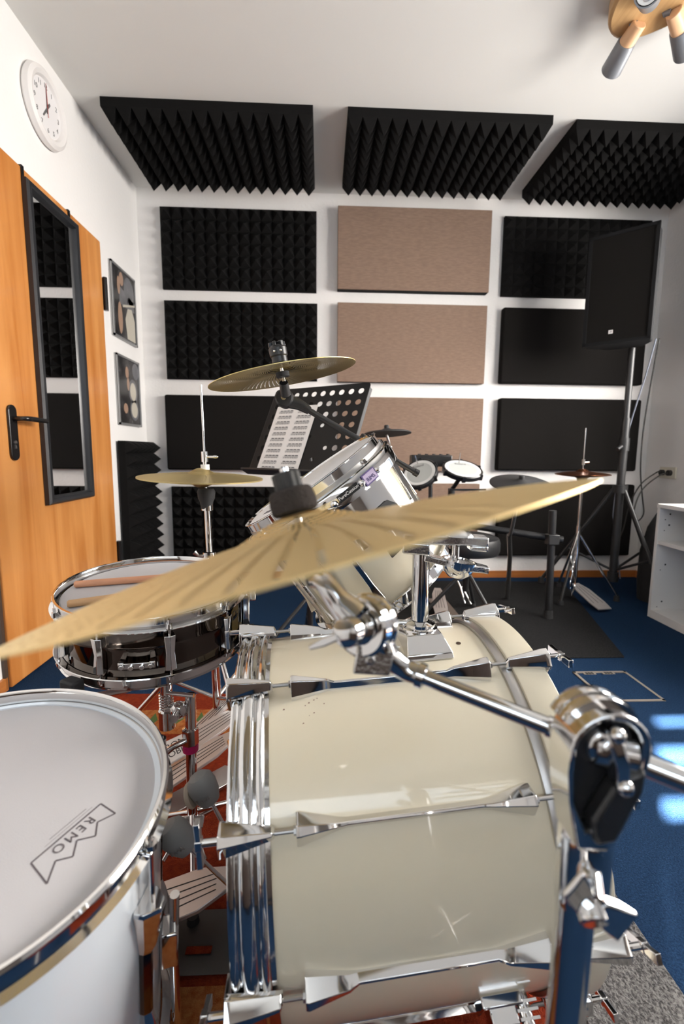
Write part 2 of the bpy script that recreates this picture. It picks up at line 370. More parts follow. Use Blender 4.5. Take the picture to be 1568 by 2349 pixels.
def slab(lbl, x, z, w, h, d, mt, name='acoustic_panel'):
    r = thing(name, lbl, 'acoustic panel', (x, YB, z))
    if mt == 'brown':
        MB().bx((x, YB - d, z), (x + w, YB - .001, z + h)).build('panel_body', M_['blackside'], r, bevel=.003)
        MB().bx((x - .001, YB - d - .008, z - .001), (x + w + .001, YB - d + .002, z + h + .001)).build('felt_front', M_['brown'], r, bevel=.003)
    else:
        MB().bx((x, YB - d, z), (x + w, YB - .001, z + h)).build('panel_body', M_['foamedge'], r, bevel=.012)
    return r
slab('plain black acoustic panel on back wall behind the music stand', -1.045, .772, 1.0, .498, .05, 'black')
slab('taupe felt acoustic panel on back wall, topmost of the middle column', .103, 1.957, 1.0, .505, .06, 'brown')
slab('taupe felt acoustic panel on back wall, second from top in middle column', .105, 1.37, 1.0, .507, .045, 'brown')
slab('taupe felt acoustic panel on back wall behind the electronic drum pads', .108, .775, 1.0, .495, .045, 'brown')
slab('taupe felt acoustic panel low on back wall, lowest of the middle column', .108, .19, 1.0, .495, .045, 'brown')
slab('plain black acoustic panel on back wall, second from top in right column', 1.215, 1.375, 1.0, .495, .06, 'black')
slab('plain black acoustic panel on back wall behind the bronze hi-hat', 1.222, .782, 1.0, .495, .06, 'black')
slab('plain black acoustic panel low on back wall, lowest of the right column', 1.25, .17, .985, .515, .05, 'black')
def ceilM(x, y): return Matrix(((1, 0, 0, x), (0, -1, 0, y), (0, 0, -1, ZC), (0, 0, 0, 1)))
foam('black spiky foam panel on the ceiling nearest the wall clock', ceilM(-1.055, 3.12), pyramid_mesh(14, 9, 1.01, .64, .042, .062))
foam('black spiky foam panel on the ceiling in the middle of the row', ceilM(.125, 3.10), pyramid_mesh(14, 9, 1.02, .62, .042, .062))
foam('black spiky foam panel on the ceiling above the loudspeaker', ceilM(1.275, 3.14), pyramid_mesh(14, 9, 1.0, .64, .042, .062))
# tall panel standing on the floor against the left wall
foam('tall black wedge foam panel standing in the corner beside the door', Matrix(((0, 0, 1, XL + .014), (1, 0, 0, 2.755), (0, 1, 0, .0), (0, 0, 0, 1))), pyramid_mesh(6, 13, .46, .955, .04, .06))

# ------------------------------------------------------------------ left wall things
# mirror hanging over the door
mr = thing('mirror', 'tall narrow mirror with charcoal frame hanging on the wooden door', 'mirror', (dX, 2.0, .665))
y0, y1, z0, z1, fw = 1.996, 2.382, .667, 1.948, .036
b = MB(); fx = dX + .002
prof = [(0, 0), (0, .018), (.008, .026), (.018, .022), (.028, .024), (fw, .010), (fw, 0)]
cs = [(y0, z0, 1, 1), (y1, z0, -1, 1), (y1, z1, -1, -1), (y0, z1, 1, -1)]
vs = [(fx + h, y + sy * w, z + sz * w) for (y, z, sy, sz) in cs for (w, h) in prof]; n = len(prof)
fs = [(i * n + k, ((i + 1) % 4) * n + k, ((i + 1) % 4) * n + k + 1, i * n + k + 1) for i in range(4) for k in range(n - 1)]
b.add(vs, fs).build('mirror_frame', M_['mframe'], mr)
MB().bx((fx, y0 + fw - .004, z0 + fw - .004), (fx + .006, y1 - fw + .004, z1 - fw + .004)).build('mirror_glass', M_['mirror'], mr)
for y in (2.005, 2.34): MB().bx((fx, y - .008, z1 - .02), (fx + .003, y + .008, 1.992)).bx((XL + .001, y - .008, 1.989), (fx + .003, y + .008, 1.992)).build('door_hook', M_['handleblk'], mr)
# posters
def poster(name, lbl, y0, y1, z0, z1, kind):
    r = thing(name, lbl, 'poster', (XL, y0, z0)); x = XL + .012
    MB().bx((XL + .0015, y0, z0), (x, y1, z1)).build('backing', M_['posterframe'], r)
    b = MB(); w = .012
    for a, c in (((y0, z0), (y1, z0 + w)), ((y0, z1 - w), (y1, z1)), ((y0, z0), (y0 + w, z1)), ((y1 - w, z0), (y1, z1))): b.bx((x - .003, a[0], a[1]), (x + .006, c[0], c[1]))
    b.build('frame', M_['posterframe'], r)
    FP = Matrix(((0, 0, 1, x), (1, 0, 0, y0), (0, 1, 0, z0), (0, 0, 0, 1))); W, H = y1 - y0, z1 - z0
    pic = MB().bx((w, w, 0), (W - w, H - w, .0012)).build('picture', M_['pbg'], r, mw=FP)
    return r, FP, W, H, pic
M_['pbg'] = mat('photo_dark', (.012, .011, .012), .25, noise=(9, (.10, .095, .095), .45, .75))
M_['pskin'] = mat('photo_skin', (.36, .23, .16), .3); M_['pgrey'] = mat('photo_grey', (.15, .15, .16), .3, noise=(20, (.08, .08, .09), .3, .7)); M_['plight'] = mat('photo_light', (.52, .48, .40), .3)
M_['pblue'] = mat('photo_slate', (.10, .11, .13), .3)
def disc2(b, cx, cy, rx, ry, z0, z1, n=28): b.prism([(cx + rx * cos(2 * pi * i / n), cy + ry * sin(2 * pi * i / n)) for i in range(n)], z0, z1)
r, FP, W, H, pic = poster('poster', 'upper framed drummer photograph on the left wall beside the door', 2.782, 3.118, 1.548, 1.955, 0)
b = MB(); disc2(b, .24, .30, .075, .085, .0012, .0018); b.prism([(.10, .20), (.31, .20), (.31, .26), (.10, .30)], .0012, .0018); b.build('drum_kit_image', M_['pgrey'], pic, mw=FP)
b = MB(); disc2(b, .135, .345, .028, .038, .0018, .0022); disc2(b, .095, .30, .02, .05, .0018, .0022); disc2(b, .10, .12, .03, .09, .0018, .0022); b.build('face_image', M_['pskin'], pic, mw=FP)
b = MB(); b.prism([(.19, .02), (.31, .02), (.31, .15), (.27, .21), (.21, .20), (.17, .13)], .0018, .0022); b.prism([(.14, .19), (.32, .24), (.32, .25), (.14, .205)], .0022, .0024); b.build('shirt_image', M_['plight'], pic, mw=FP)
r, FP, W, H, pic = poster('poster', 'lower framed drum kit photograph on left wall beneath another frame', 2.795, 3.125, 1.05, 1.455, 1)
b = MB(); disc2(b, .22, .21, .065, .075, .0012, .0018); disc2(b, .23, .10, .065, .065, .0012, .0018); disc2(b, .27, .34, .05, .05, .0012, .0018); b.build('drum_kit_image', M_['pgrey'], pic, mw=FP)
b = MB(); disc2(b, .14, .315, .024, .035, .0018, .0022); disc2(b, .15, .25, .018, .04, .0018, .0022); disc2(b, .10, .10, .03, .03, .0018, .0022); b.build('face_image', M_['pskin'], pic, mw=FP)
b = MB(); disc2(b, .22, .21, .045, .055, .0018, .0022); disc2(b, .23, .10, .048, .048, .0018, .0022); b.build('drum_head_image', M_['plight'], pic, mw=FP)
# clock
FC = Matrix(((0, 0, 1, XL), (1, 0, 0, 2.222), (0, 1, 0, 2.335), (0, 0, 0, 1)))
ck = thing('wall_clock', 'round white wall clock high on the left wall above the door', 'clock', mw=FC)
MB().lathe([(0, .001), (.142, .001), (.148, .010), (.143, .028), (.128, .036), (.112, .030), (.105, .018), (0, .018)], 64).build('clock_case', M_['clock'], ck, mw=FC)
MB().cyl((0, 0, .017), (0, 0, .020), .104, n=64).build('clock_face', M_['clockface'], ck, mw=FC)
for k in range(12):
    a = R(90 - 30 * (k + 1)) ; t = Matrix.Translation((.085 * cos(a), .085 * sin(a), .0205))
    text('numeral', str(k + 1), .026, M_['clockgrey'], ck, FC @ t)
def hand(nm, ang, L, w, mt, z, tail=.02):
    a = R(ang); MB().prism([(-w, -tail), (w, -tail), (w * .6, L), (-w * .6, L)], z, z + .0012).build(nm, mt, ck, mw=FC @ Matrix.Rotation(a - pi / 2, 4, 'Z'))
hand('minute_hand', 88, .088, .003, M_['clockgrey'], .021); hand('hour_hand', 234, .055, .0045, M_['clockgrey'], .0225, .035); hand('second_hand', 92, .095, .0012, M_['redhand'], .024, .035)

# ------------------------------------------------------------------ ceiling lamp
lamp = thing('ceiling_spotlight', 'wooden ceiling lamp with peach arms and grey spot heads', 'ceiling lamp', (1.20, 1.78, ZC))
b = MB(); q = []
for i in range(48):
    a = 2 * pi * i / 48; rr_ = .165 + .012 * cos(3 * a + .6); q.append((1.19 + rr_ * cos(a), 1.80 + rr_ * sin(a)))
b.prism(q, ZC - .070, ZC - .001); b.build('base_plate', M_['lampwood'], lamp, bevel=.012)
def spot(p0, p1, p3, rc=.040):
    """wood arm p0-p1, grey cup p1-p3"""
    p0, p1, p3 = map(Vector, (p0, p1, p3)); d = (p3 - p1).normalized(); p2 = p1 - d * .01
    MB().cyl(p0, p1, .026, .030, 28).build('spot_arm', M_['lamppeach'], lamp, bevel=.003)
    s = MB(); F = frame(p2, d); L = (p3 - p2).length
    s.lathe([(0, 0), (.031, 0), (.034, .004), (rc, L), (rc - .004, L), (rc - .008, L - .012), (0, L - .014)], 36, F); s.build('spot_head', M_['lampgrey'], lamp)
    MB().lathe([(0, L - .010), (.022, L - .012), (rc - .008, L - .004)], 24, F).lathe([(0, L - .004), (.012, L - .006), (.013, L - .012)], 16, F).build('bulb', M_['bulb'], lamp)
    k = Vector((-.012, .012, 0)); MB().tube([Vector((p0.x, p0.y, ZC - .072)) + k * 2, Vector((p0.x, p0.y, p0.z + .005)) + k * 1.6, p0 + k * .5], [.010, .011, .011], 12, 3).build('bracket', M_['lampgrey'], lamp)
spot((1.175, 1.885, 2.488), (1.166, 1.95, 2.466), (1.172, 2.045, 2.446), .040)
spot((1.16, 1.80, 2.485), (1.135, 1.775, 2.468), (1.075, 1.69, 2.42), .043)
spot((1.265, 1.835, 2.490), (1.335, 1.89, 2.474), (1.415, 1.955, 2.462), .046)

# ------------------------------------------------------------------ floor things
def rug(name, lbl, pts, h, mt, cat='rug', z=0.0):
    o = MB().prism(pts, z + .0005, z + h).build(name, mt, None, bevel=.002); return tag(o, lbl, cat)
rr = thing('patterned_rug', 'red pile rug with orange and green leaf border under the drum kit', 'rug', (-.4, .6, 0))
MB().prism([(-1.12, .33), (.42, .33), (.42, 1.62), (-1.10, 1.66)], .0005, .005).build('rug_pile', M_['redrug'], rr, bevel=.003)
b = MB(); b.prism([(-1.0, 1.40), (.40, 1.38), (.40, 1.52), (-1.0, 1.54)], .005, .0058); b.prism([(-.30, .36), (-.12, .36), (-.12, .68), (-.30, .68)], .005, .0058); b.build('rug_border', M_['rugorange'], rr)
b = MB()
for i in range(18):
    x = -.95 + i * .078; F = Matrix.Translation((x, 1.46 + .02 * (i % 2), 0)) @ Matrix.Rotation(R(40 + 60 * (i % 2)), 4, 'Z')
    b.prism([(-.035, 0), (-.01, .014), (.035, 0), (-.01, -.014)], .0058, .0064, F)
b.build('leaf_pattern', M_['ruggreen'], rr)
rug('loop_rug', 'coarse grey loop rug under the front end of the bass drum', [(.4215, .02), (.612, .02), (.600, 1.02), (.4215, 1.02)], .010, M_['greyrug'])
rug('floor_mat', 'large charcoal floor mat under the electronic drum kit', [(.42, 1.905), (1.35, 1.905), (1.70, 3.10), (.42, 3.15)], .008, M_['mat'], 'mat')
# floor box hatch
hb = thing('floor_hatch', 'square metal framed hatch set into the blue carpet', 'floor hatch', (1.15, 1.66, 0))
x0, x1, y0, y1 = 1.043, 1.268, 1.545, 1.778; b = MB()
for a, c in (((x0, y0), (x1, y0 + .011)), ((x0, y1 - .011), (x1, y1)), ((x0, y0), (x0 + .011, y1)), ((x1 - .011, y0), (x1, y1))): b.bx((a[0], a[1], .0005), (c[0], c[1], .004))
b.build('hatch_frame', M_['hatch'], hb)
for x in (1.105, 1.185):
    t = MB()
    for k in range(3): t.bx((x - .015 + k * .012, y1 - .024, .0036), (x - .007 + k * .012, y1 - .010, .0052))
    MB().bx((x - .024, y1 - .026, .0005), (x + .026, y1 - .006, .0036)).build('cable_flap', M_['hatch'], hb); t.build('cable_slot', M_['groove'], hb)
MB().bx((x0 + .008, y0 + .008, .0005), (x1 - .008, y1 - .027, .003)).build('carpet_inlay', M_['carpet'], hb)

# ------------------------------------------------------------------ bass drum
bc = Vector((.115, .763, .298)); u = Vector((cos(.0648) * cos(.0549), sin(.0648) * cos(.0549), sin(.0549)))
w = Vector((0, 0, 1)); w = (w - u * u.z).normalized(); v = w.cross(u)
FB = Matrix((u, v, w)).transposed().to_4x4(); FB.translation = bc      # x along axis, y away, z up
FA = FB @ Matrix(((0, 0, 1, 0), (0, 1, 0, 0), (-1, 0, 0, 0), (0, 0, 0, 1)))  # lathe axis z -> drum axis
bd = thing('bass_drum', 'large cream lacquered bass drum lying on its side in the foreground', 'bass drum', (.115, .762, 0))
r0 = .2775
MB().lathe([(r0, -.197), (r0, .197), (r0 - .008, .197), (r0 - .008, -.197)], 128, FA, closed=True).build('shell', M_['cream'], bd)
MB().lathe([(0, -.199), (.276, -.199), (.279, -.194), (.279, -.186), (.276, -.1855)], 96, FA).build('batter_head', M_['head'], bd)
MB().lathe([(0, .199), (.276, .199), (.2765, .180)], 96, FA).build('front_head', M_['head'], bd)
MB().lathe([(.2785, .171), (.2835, .171), (.2845, .174), (.2845, .185), (.2835, .187), (.2785, .187)], 128, FA, closed=True).build('flesh_hoop', M_['steel'], bd)
MB().lathe([(.279, .187), (.2885, .187), (.2895, .189), (.2895, .234), (.288, .236), (.276, .236), (.276, .200), (.279, .200)], 128, FA, closed=True).build('front_hoop', M_['cream'], bd)
pr = [(.279, -.184), (.283, -.184), (.284, -.190), (.2875, -.1925), (.289, -.196), (.2875, -.200), (.2855, -.2015), (.2855, -.2035), (.2885, -.206), (.2905, -.211), (.2905, -.217), (.2885, -.2215), (.2855, -.2235), (.2855, -.2255), (.2875, -.228), (.2885, -.232), (.287, -.236), (.277, -.237), (.277, -.20)]
MB().lathe(pr, 160, FA, closed=True).build('batter_hoop', M_['chromerib'], bd)
def onshell(ang): # local frame on shell: x along axis, z radial outward
    return FB @ Matrix.Rotation(-R(ang), 4, 'X')
def hexsec(t, wd, z0, h, flip=1): return [(t, -wd / 2, z0), (t, -wd / 2, z0 + h * .35), (t, -wd * .16, z0 + h), (t, wd * .16, z0 + h), (t, wd / 2, z0 + h * .35), (t, wd / 2, z0)]
for k in range(10):
    ang = -21.5 + 36 * k; F = onshell(ang); z = r0 - .002
    secs = [hexsec(-.152, .036, z, .027), hexsec(-.148, .036, z, .028), hexsec(-.100, .014, z, .019), hexsec(-.088, .011, z, .013), hexsec(.084, .011, z, .013), hexsec(.096, .014, z, .019), hexsec(.146, .036, z, .028), hexsec(.150, .036, z, .027)]
    lg = MB().loft(secs, F).build('lug', M_['chrome'], bd, ang=20, bevel=.0008)
    for s in (-1, 1):
        MB().cyl((s * .150, 0, z + .016), (s * .186, 0, z + .016), .0028, n=10, M=F).cyl((s * .150, 0, z + .016), (s * .155, 0, z + .016), .0055, n=6, M=F).build('tension_rod', M_['steel'], bd)
        b = MB(); hz = .2895
        b.loft([hexsec(s * .178, .010, hz - .006, .012), hexsec(s * .181, .014, hz - .004, .016), hexsec(s * .236, .036, hz - .001, .022), hexsec(s * .243, .038, hz - .001, .022)], F)
        b.loft([[(s * .2385, -.019, hz + .004), (s * .2385, .019, hz + .004), (s * .2385, .015, hz - .024), (s * .2385, -.015, hz - .024)], [(s * .2435, -.019, hz + .004), (s * .2435, .019, hz + .004), (s * .2435, .015, hz - .024), (s * .2435, -.015, hz - .024)]], F)
        cl = b.build('claw', M_['chrome'], bd, ang=20, bevel=.0008)
        if not (s < 0 and k == 0):
            b = MB().cyl((s * .243, 0, hz + .007), (s * .262, 0, hz + .007), .0045, n=12, M=F)
            an = -21.5 if k == 0 else (ang + 90 if (s < 0 and k in (1, 9)) else ang - 12 * (k % 3)); G = F @ Matrix.Translation((s * .266, 0, hz + .007)) @ Matrix.Rotation(R(an), 4, 'X')
            b.box((0, 0, 0), (.008, .012, .012), G)
            b.loft([[(-.0035, -.029, -.006), (.0035, -.029, -.006), (.0035, -.029, .006), (-.0035, -.029, .006)], [(-.003, 0, -.0045), (.003, 0, -.0045), (.003, 0, .0045), (-.003, 0, .0045)], [(-.0035, .029, -.006), (.0035, .029, -.006), (.0035, .029, .006), (-.0035, .029, .006)]], G)
            b.build('wing_handle', M_['chrome'], cl, ang=20, bevel=.0007)
# front spurs at floor
for s, ang in ((1, -118), (1, 118)):
    F = onshell(ang); p = F @ Vector((.10, 0, r0)); q = F @ Vector((.13, 0, r0 + .03)); foot = Vector((q.x + .05, q.y + (-.12 if ang < 0 else .12), .02))
    MB().box((.10, 0, r0 + .006), (.055, .045, .014), F).box((.10, 0, r0 + .02), (.036, .030, .02), F).build('spur_bracket', M_['chrome'], bd, bevel=.002)
    b = MB()
    for j in range(5): b.box((.132, 0, r0 + .010 + j * .008), (.030 - j * .002, .034, .003), F)
    b.cyl((.132, 0, r0), (.132, 0, r0 + .05), .009, n=18, M=F).build('spur_knuckle', M_['chrome'], bd, ang=30)
    MB().cyl(p, foot, .008).cyl(foot, foot - Vector((0, 0, .012)), .011, .006).build('spur', M_['chrome'], bd)
MB().cyl((.0, 0, 0), (0, 0, .004), .004, M=onshell(-6.5) @ Matrix.Translation((.131, 0, r0 - .0032))).build('vent_hole', M_['brownbox'], bd)
# chips in the lacquer near the batter side
b = MB(); rn = random.Random(3)
for i in range(9):
    F = onshell(-25 - rn.random() * 9) @ Matrix.Translation((-.165 + rn.random() * .06, 0, r0)); s = .0004 + rn.random() * .0007
    b.prism([(-s * 1.6, -s), (s, -s * .8), (s * 1.3, s * .6), (-s * .5, s)], -.0006, .00025, F)
b.build('lacquer_chips', mat('chip_brown', (.25, .13, .09), .7), bd)

# tom holder on the bass drum (part of the bass drum)
FH = onshell(-2) @ Matrix.Translation((.070, 0, r0))
hold = thing('tom_holder', 'chrome tom holder post with wing clamps mounted on the bass drum top', 'tom holder', tuple(FH.translation))
b = MB(); b.loft([[(-.038, -.062, -.006), (.040, -.062, -.006), (.036, .052, -.008), (-.034, .052, -.008)], [(-.036, -.060, .004), (.038, -.060, .004), (.034, .050, .004), (-.032, .050, .004)], [(-.030, -.034, .026), (.028, -.034, .026), (.026, .034, .026), (-.028, .034, .026)]], FH)
b.build('base_plate', M_['chrome'], hold, ang=20, bevel=.0015)
pt = FH @ Vector((0, 0, .02)); up = Vector((-.01, 0, 1)).normalized()
FPp = frame(pt, up)
b = MB().lathe([(.030, 0), (.030, .007), (.026, .009), (.026, .014), (.022, .016), (.016, .018)], 40, FPp); b.build('collar', M_['chrome'], hold)
MB().cyl(pt, pt + up * .145, .0145, n=40).build('post', M_['chrome'], hold)
tp = pt + up * .150
def G2(o, yaw, pitch=0, roll=0): return Matrix.Translation(o) @ Matrix.Rotation(R(yaw), 4, 'Z') @ Matrix.Rotation(R(pitch), 4, 'Y') @ Matrix.Rotation(R(roll), 4, 'X')
FT = G2(tp, -4, 2)
b = MB(); b.prism([(-.034, -.024), (.006, -.032), (.050, -.026), (.066, -.022), (.104, -.028), (.106, .004), (.066, .008), (.058, .046), (.012, .052), (-.026, .024)], .004, .020, FT)
b.prism([(-.034, -.024), (.010, -.031), (.018, .024), (-.026, .024)], -.014, .006, FT); b.prism([(.076, -.026), (.104, -.028), (.106, .002), (.076, .004)], -.004, .006, FT)
b.build('clamp_body', M_['cast'], hold, ang=25, bevel=.003)
b = MB(); b.lathe([(0, .031), (.016, .029), (.026, .022), (.028, .019)], 32, FT @ Matrix.Translation((.056, -.008, 0))); b.build('clamp_dome', M_['cast'], hold)
b = MB().lathe([(0, .036), (.014, .034), (.023, .026), (.025, .019)], 32, FT @ Matrix.Translation((.028, .034, 0))).prism([(.010, .02), (.066, .010), (.072, .040), (.02, .06)], .018, .028, FT); b.build('rear_clamp', M_['cast'], hold, ang=25, bevel=.003)
FW = G2(tp + Vector((.054, -.012, -.030)), -4, 10)
b = MB(); b.prism([(-.052, -.008), (-.012, -.018), (.02, -.026), (.046, -.014), (.054, -.016), (.056, .006), (.02, .020), (-.012, .016), (-.052, .006)], -.006, .005, FW)
b.build('wing_lever', M_['cast'], hold, ang=25, bevel=.002)
MB().lathe([(.029, .007), (.027, -.004), (.023, -.014), (.014, -.022), (0, -.025), (0, -.021), (.012, -.018), (.020, -.011), (.024, 0), (.026, .007)], 32, FW @ Matrix.Translation((.006, -.003, 0)), closed=True).build('lever_cup', M_['chrome'], hold)
b = MB().cyl(tp + Vector((.056, -.010, -.045)), tp + Vector((.056, -.010, .006)), .006); b.build('clamp_bolt', M_['chrome'], hold)
MB().cyl(tp + Vector((.062, .036, .02)), tp + Vector((.062, .036, .058)), .006).build('clamp_bolt', M_['chrome'], hold)
MB().tube([tp + Vector((.0, .02, .004)), tp + Vector((-.03, .09, -.01)), tp + Vector((-.045, .15, .0)), tp + Vector((-.05, .18, .02))], .010, 14, 5).build('tom_arm', M_['chrome'], hold)
MB().cyl(pt + up * .012 + Vector((-.045, 0, 0)), pt + up * .012, .006).ball(pt + up * .012 + Vector((-.048, 0, 0)), .009).build('memory_screw', M_['chrome'], hold)

# ------------------------------------------------------------------ generic drum
def flange_hoop(rr, z0, zt, ears, ear=.0045):
    """pressed steel hoop: upright band with a wavy outer flange low down"""
    s = 1 if zt > z0 else -1
    return [(rr - .003, z0 + s * .002), (rr + .009, z0), (rr + .010, z0 + s * .0016), (rr + .0015, z0 + s * .004), (rr + .001, zt - s * .003), (rr + .004, zt - s * .001), (rr + .0035, zt), (rr - .0005, zt + s * .0003), (rr - .0025, zt - s * .003), (rr - .003, z0 + s * .004)]
def drum_lug(F, z, r, L, d=.020, wd=.018, mt='chrome', parent=None):
    """tube lug standing on the shell; local x = tangential, y = up, z = outward"""
    b = MB(); b.loft([[(-wd / 2, -L / 2, 0), (wd / 2, -L / 2, 0), (wd / 2, -L / 2, d * .6), (0, -L / 2, d), (-wd / 2, -L / 2, d * .6)], [(-wd / 2.2, L / 2, 0), (wd / 2.2, L / 2, 0), (wd / 2.2, L / 2, d * .6), (0, L / 2, d), (-wd / 2.2, L / 2, d * .6)]], F)
    return b
def shellF(FD_, ang, z, r): # frame on a drum shell at angle/height: x tangential, y up (axis), z outward
    a = R(ang); return FD_ @ Matrix(((-sin(a), 0, cos(a), r * cos(a)), (cos(a), 0, sin(a), r * sin(a)), (0, 1, 0, z), (0, 0, 0, 1)))

# ------------------------------------------------------------------ rack tom
tn = Vector((-.7193, -.0632, 1)).normalized(); FTm = frame((-.0236, .944, .8454), tn)
tom = thing('rack_tom', 'cream rack tom tilted above the bass drum with chrome suspension ring', 'drum', (-.0236, .944, .8454))
MB().lathe([(.150, -.012), (.150, -.262), (.144, -.262), (.144, -.012)], 96, FTm, closed=True).build('shell', M_['cream'], tom)
MB().lathe([(0, -.002), (.147, -.002), (.1515, -.0035), (.1525, -.010)], 96, FTm).build('batter_head', M_['headlit'], tom)
MB().lathe(flange_hoop(.156, -.027, .001, 6), 128, FTm, closed=True).build('top_hoop', M_['chrome'], tom)
MB().lathe([(.151, -.016), (.1590, -.016), (.1590, -.024), (.151, -.024)], 96, FTm, closed=True).build('flesh_hoop', M_['steel'], tom)
MB().lathe(flange_hoop(.156, -.250, -.276, 6), 128, FTm, closed=True).build('bottom_hoop', M_['chrome'], tom)
MB().lathe([(0, -.268), (.148, -.268), (.153, -.260)], 96, FTm).build('resonant_head', M_['head'], tom)
# suspension ring and its plate
MB().lathe([(.169, -.027), (.171, -.027), (.172, -.029), (.172, -.060), (.171, -.062), (.169, -.062)], 128, FTm, closed=True).build('suspension_ring', M_['chrome'], tom)
MB().lathe([(.170, -.060), (.172, -.060), (.172, -.140), (.170, -.140)], 24, FTm, closed=True, a0=R(-86), a1=R(-38)).build('suspension_plate', M_['chrome'], tom)
for a in (-82, -61.5, -47, 10, 60, 120, 180, 230):
    F = shellF(FTm, a, -.045, .172); MB().lathe([(.007, 0), (.0065, .003), (.004, .006), (0, .007)], 18, F).build('rivet', M_['chrome'], tom)
bdg = MB().box((0, 0, 0), (.044, .0135, .0012), shellF(FTm, -71.5, -.043, .1729)).build('badge', M_['blackbadge'], tom)
text('badge_lettering', 'PureCussion', .0085, M_['paper'], bdg, shellF(FTm, -71.5, -.0430, .1737), .0002)
bdg = MB().box((0, 0, 0), (.034, .022, .0014), shellF(FTm, -54.5, -.045, .1729)).build('badge', M_['purple'], tom, bevel=.0005)
MB().box((0, 0, 0), (.029, .017, .0016), shellF(FTm, -54.5, -.045, .1732)).build('badge_panel', M_['lilac'], bdg)
text('badge_lettering', 'RIMS', .010, M_['purple'], bdg, shellF(FTm, -54.5, -.0475, .1743), .0002)
# mount bracket between the plate and the holder
F = shellF(FTm, -62, -.130, .172)
b = MB(); b.prism([(-.034, -.05), (.034, -.05), (.034, .018), (.022, .034), (-.01, .034), (-.034, .010)], .0005, .004, F); b.build('mount_gasket', M_['rubber'], tom)
b = MB(); b.loft([[(-.022, -.040, .004), (.024, -.040, .004), (.024, .012, .004), (-.022, .012, .004)], [(-.016, -.034, .024), (.018, -.034, .024), (.018, .006, .024), (-.016, .006, .024)]], F); b.build('mount_bracket', M_['cast'], tom, ang=20, bevel=.002)
b = MB().cyl((-.020, .020, .016), (-.020, -.02, .022), .0065, M=F).cyl((-.020, .036, .014), (-.020, .018, .016), .003, .008, M=F).box((.022, -.01, .026), (.016, .022, .006), F); b.build('mount_screw', M_['chrome'], tom, ang=25)
for k in range(8):
    a = -93 + 45 * k
    F = shellF(FTm, a, -.185, .150)
    b = MB(); b.loft([[(-.010, -.052, 0), (.010, -.052, 0), (.009, -.052, .016), (-.009, -.052, .016)], [(-.006, -.02, 0), (.006, -.02, 0), (.005, -.02, .010), (-.005, -.02, .010)], [(-.0055, .035, 0), (.0055, .035, 0), (.005, .035, .010), (-.005, .035, .010)]], F)
    b.build('lug', M_['chrome'], tom, ang=20, bevel=.001)
    MB().cyl((0, .035, .0085), (0, .170, .0085), .0028, n=10, M=F).cyl((0, .160, .0085), (0, .168, .0085), .0055, n=8, M=F).cyl((0, -.052, .0085), (0, -.075, .0085), .0028, n=10, M=F).build('tension_rod', M_['chrome'], tom)
# wide strap arms running down the shell from the ring
for a in (-115, -25, 40):
    F = shellF(FTm, a, -.155, .150); MB().loft([[(-.012, .10, .016), (.012, .10, .016), (.012, .10, .020), (-.012, .10, .020)], [(-.012, -.02, .004), (.012, -.02, .004), (.012, -.02, .010), (-.012, -.02, .010)], [(-.006, -.09, .004), (.006, -.09, .004), (.006, -.09, .012), (-.006, -.09, .012)]], F).build('ring_strap', M_['chrome'], tom, ang=25, bevel=.001)
text('head_lettering', 'REMO', .016, M_['logo'], tom, FTm @ Matrix.Translation((-.10, -.045, -.0018)) @ Matrix.Rotation(R(-60), 4, 'Z'), .0002)

# ------------------------------------------------------------------ snare drum
FS = frame((-.35, .962, .623), (.025, -.08, 1))
sn = thing('snare_drum', 'shiny black nickel snare drum with chrome hoops and two sticks on it', 'snare drum', (-.35, .962, .623))
MB().lathe([(.176, -.012), (.176, -.050), (.1775, -.053), (.1775, -.060), (.176, -.063), (.176, -.114), (.170, -.114), (.170, -.012)], 128, FS, closed=True).build('shell', M_['darkchrome'], sn)
MB().lathe([(0, -.010), (.170, -.010), (.178, -.016)], 96, FS).build('batter_head', M_['head'], sn)
MB().lathe([(0, -.118), (.170, -.118), (.178, -.112)], 96, FS).build('snare_side_head', M_['head'], sn)
MB().lathe(flange_hoop(.180, -.022, .003, 10), 128, FS, closed=True).build('top_hoop', M_['chrome'], sn)
MB().lathe(flange_hoop(.180, -.108, -.132, 10), 128, FS, closed=True).build('bottom_hoop', M_['chrome'], sn)
MB().lathe([(.177, -.012), (.182, -.012), (.182, -.019), (.177, -.019)], 96, FS, closed=True).build('flesh_hoop', M_['steel'], sn)
for k in range(10):
    a = -101 + 37.5 * k if k < 4 else -101 + 36 * k
    F = shellF(FS, a, -.065, .176)
    b = MB(); b.loft([[(-.009, -.033, 0), (.009, -.033, 0), (.010, -.033, .014), (0, -.033, .018), (-.010, -.033, .014)], [(-.0085, 0, 0), (.0085, 0, 0), (.0075, 0, .011), (0, 0, .015), (-.0075, 0, .011)], [(-.009, .033, 0), (.009, .033, 0), (.010, .033, .014), (0, .033, .018), (-.010, .033, .014)]], F)
    b.build('lug', M_['chrome'], sn, ang=40, bevel=.001)
    b = MB().cyl((0, .033, .0095), (0, .062, .0095), .0025, n=10, M=F).cyl((0, .046, .0095), (0, .054, .0095), .006, .0045, n=12, M=F).cyl((0, -.033, .0095), (0, -.058, .0095), .0025, n=10, M=F).cyl((0, -.046, .0095), (0, -.054, .0095), .006, .0045, n=12, M=F); b.build('tension_rod', M_['chrome'], sn)
F = shellF(FS, -81, -.083, .176)
b = MB().box((0, 0, .008), (.060, .011, .006), F).box((-.026, 0, .004), (.010, .013, .01), F).box((.026, 0, .004), (.010, .013, .01), F)
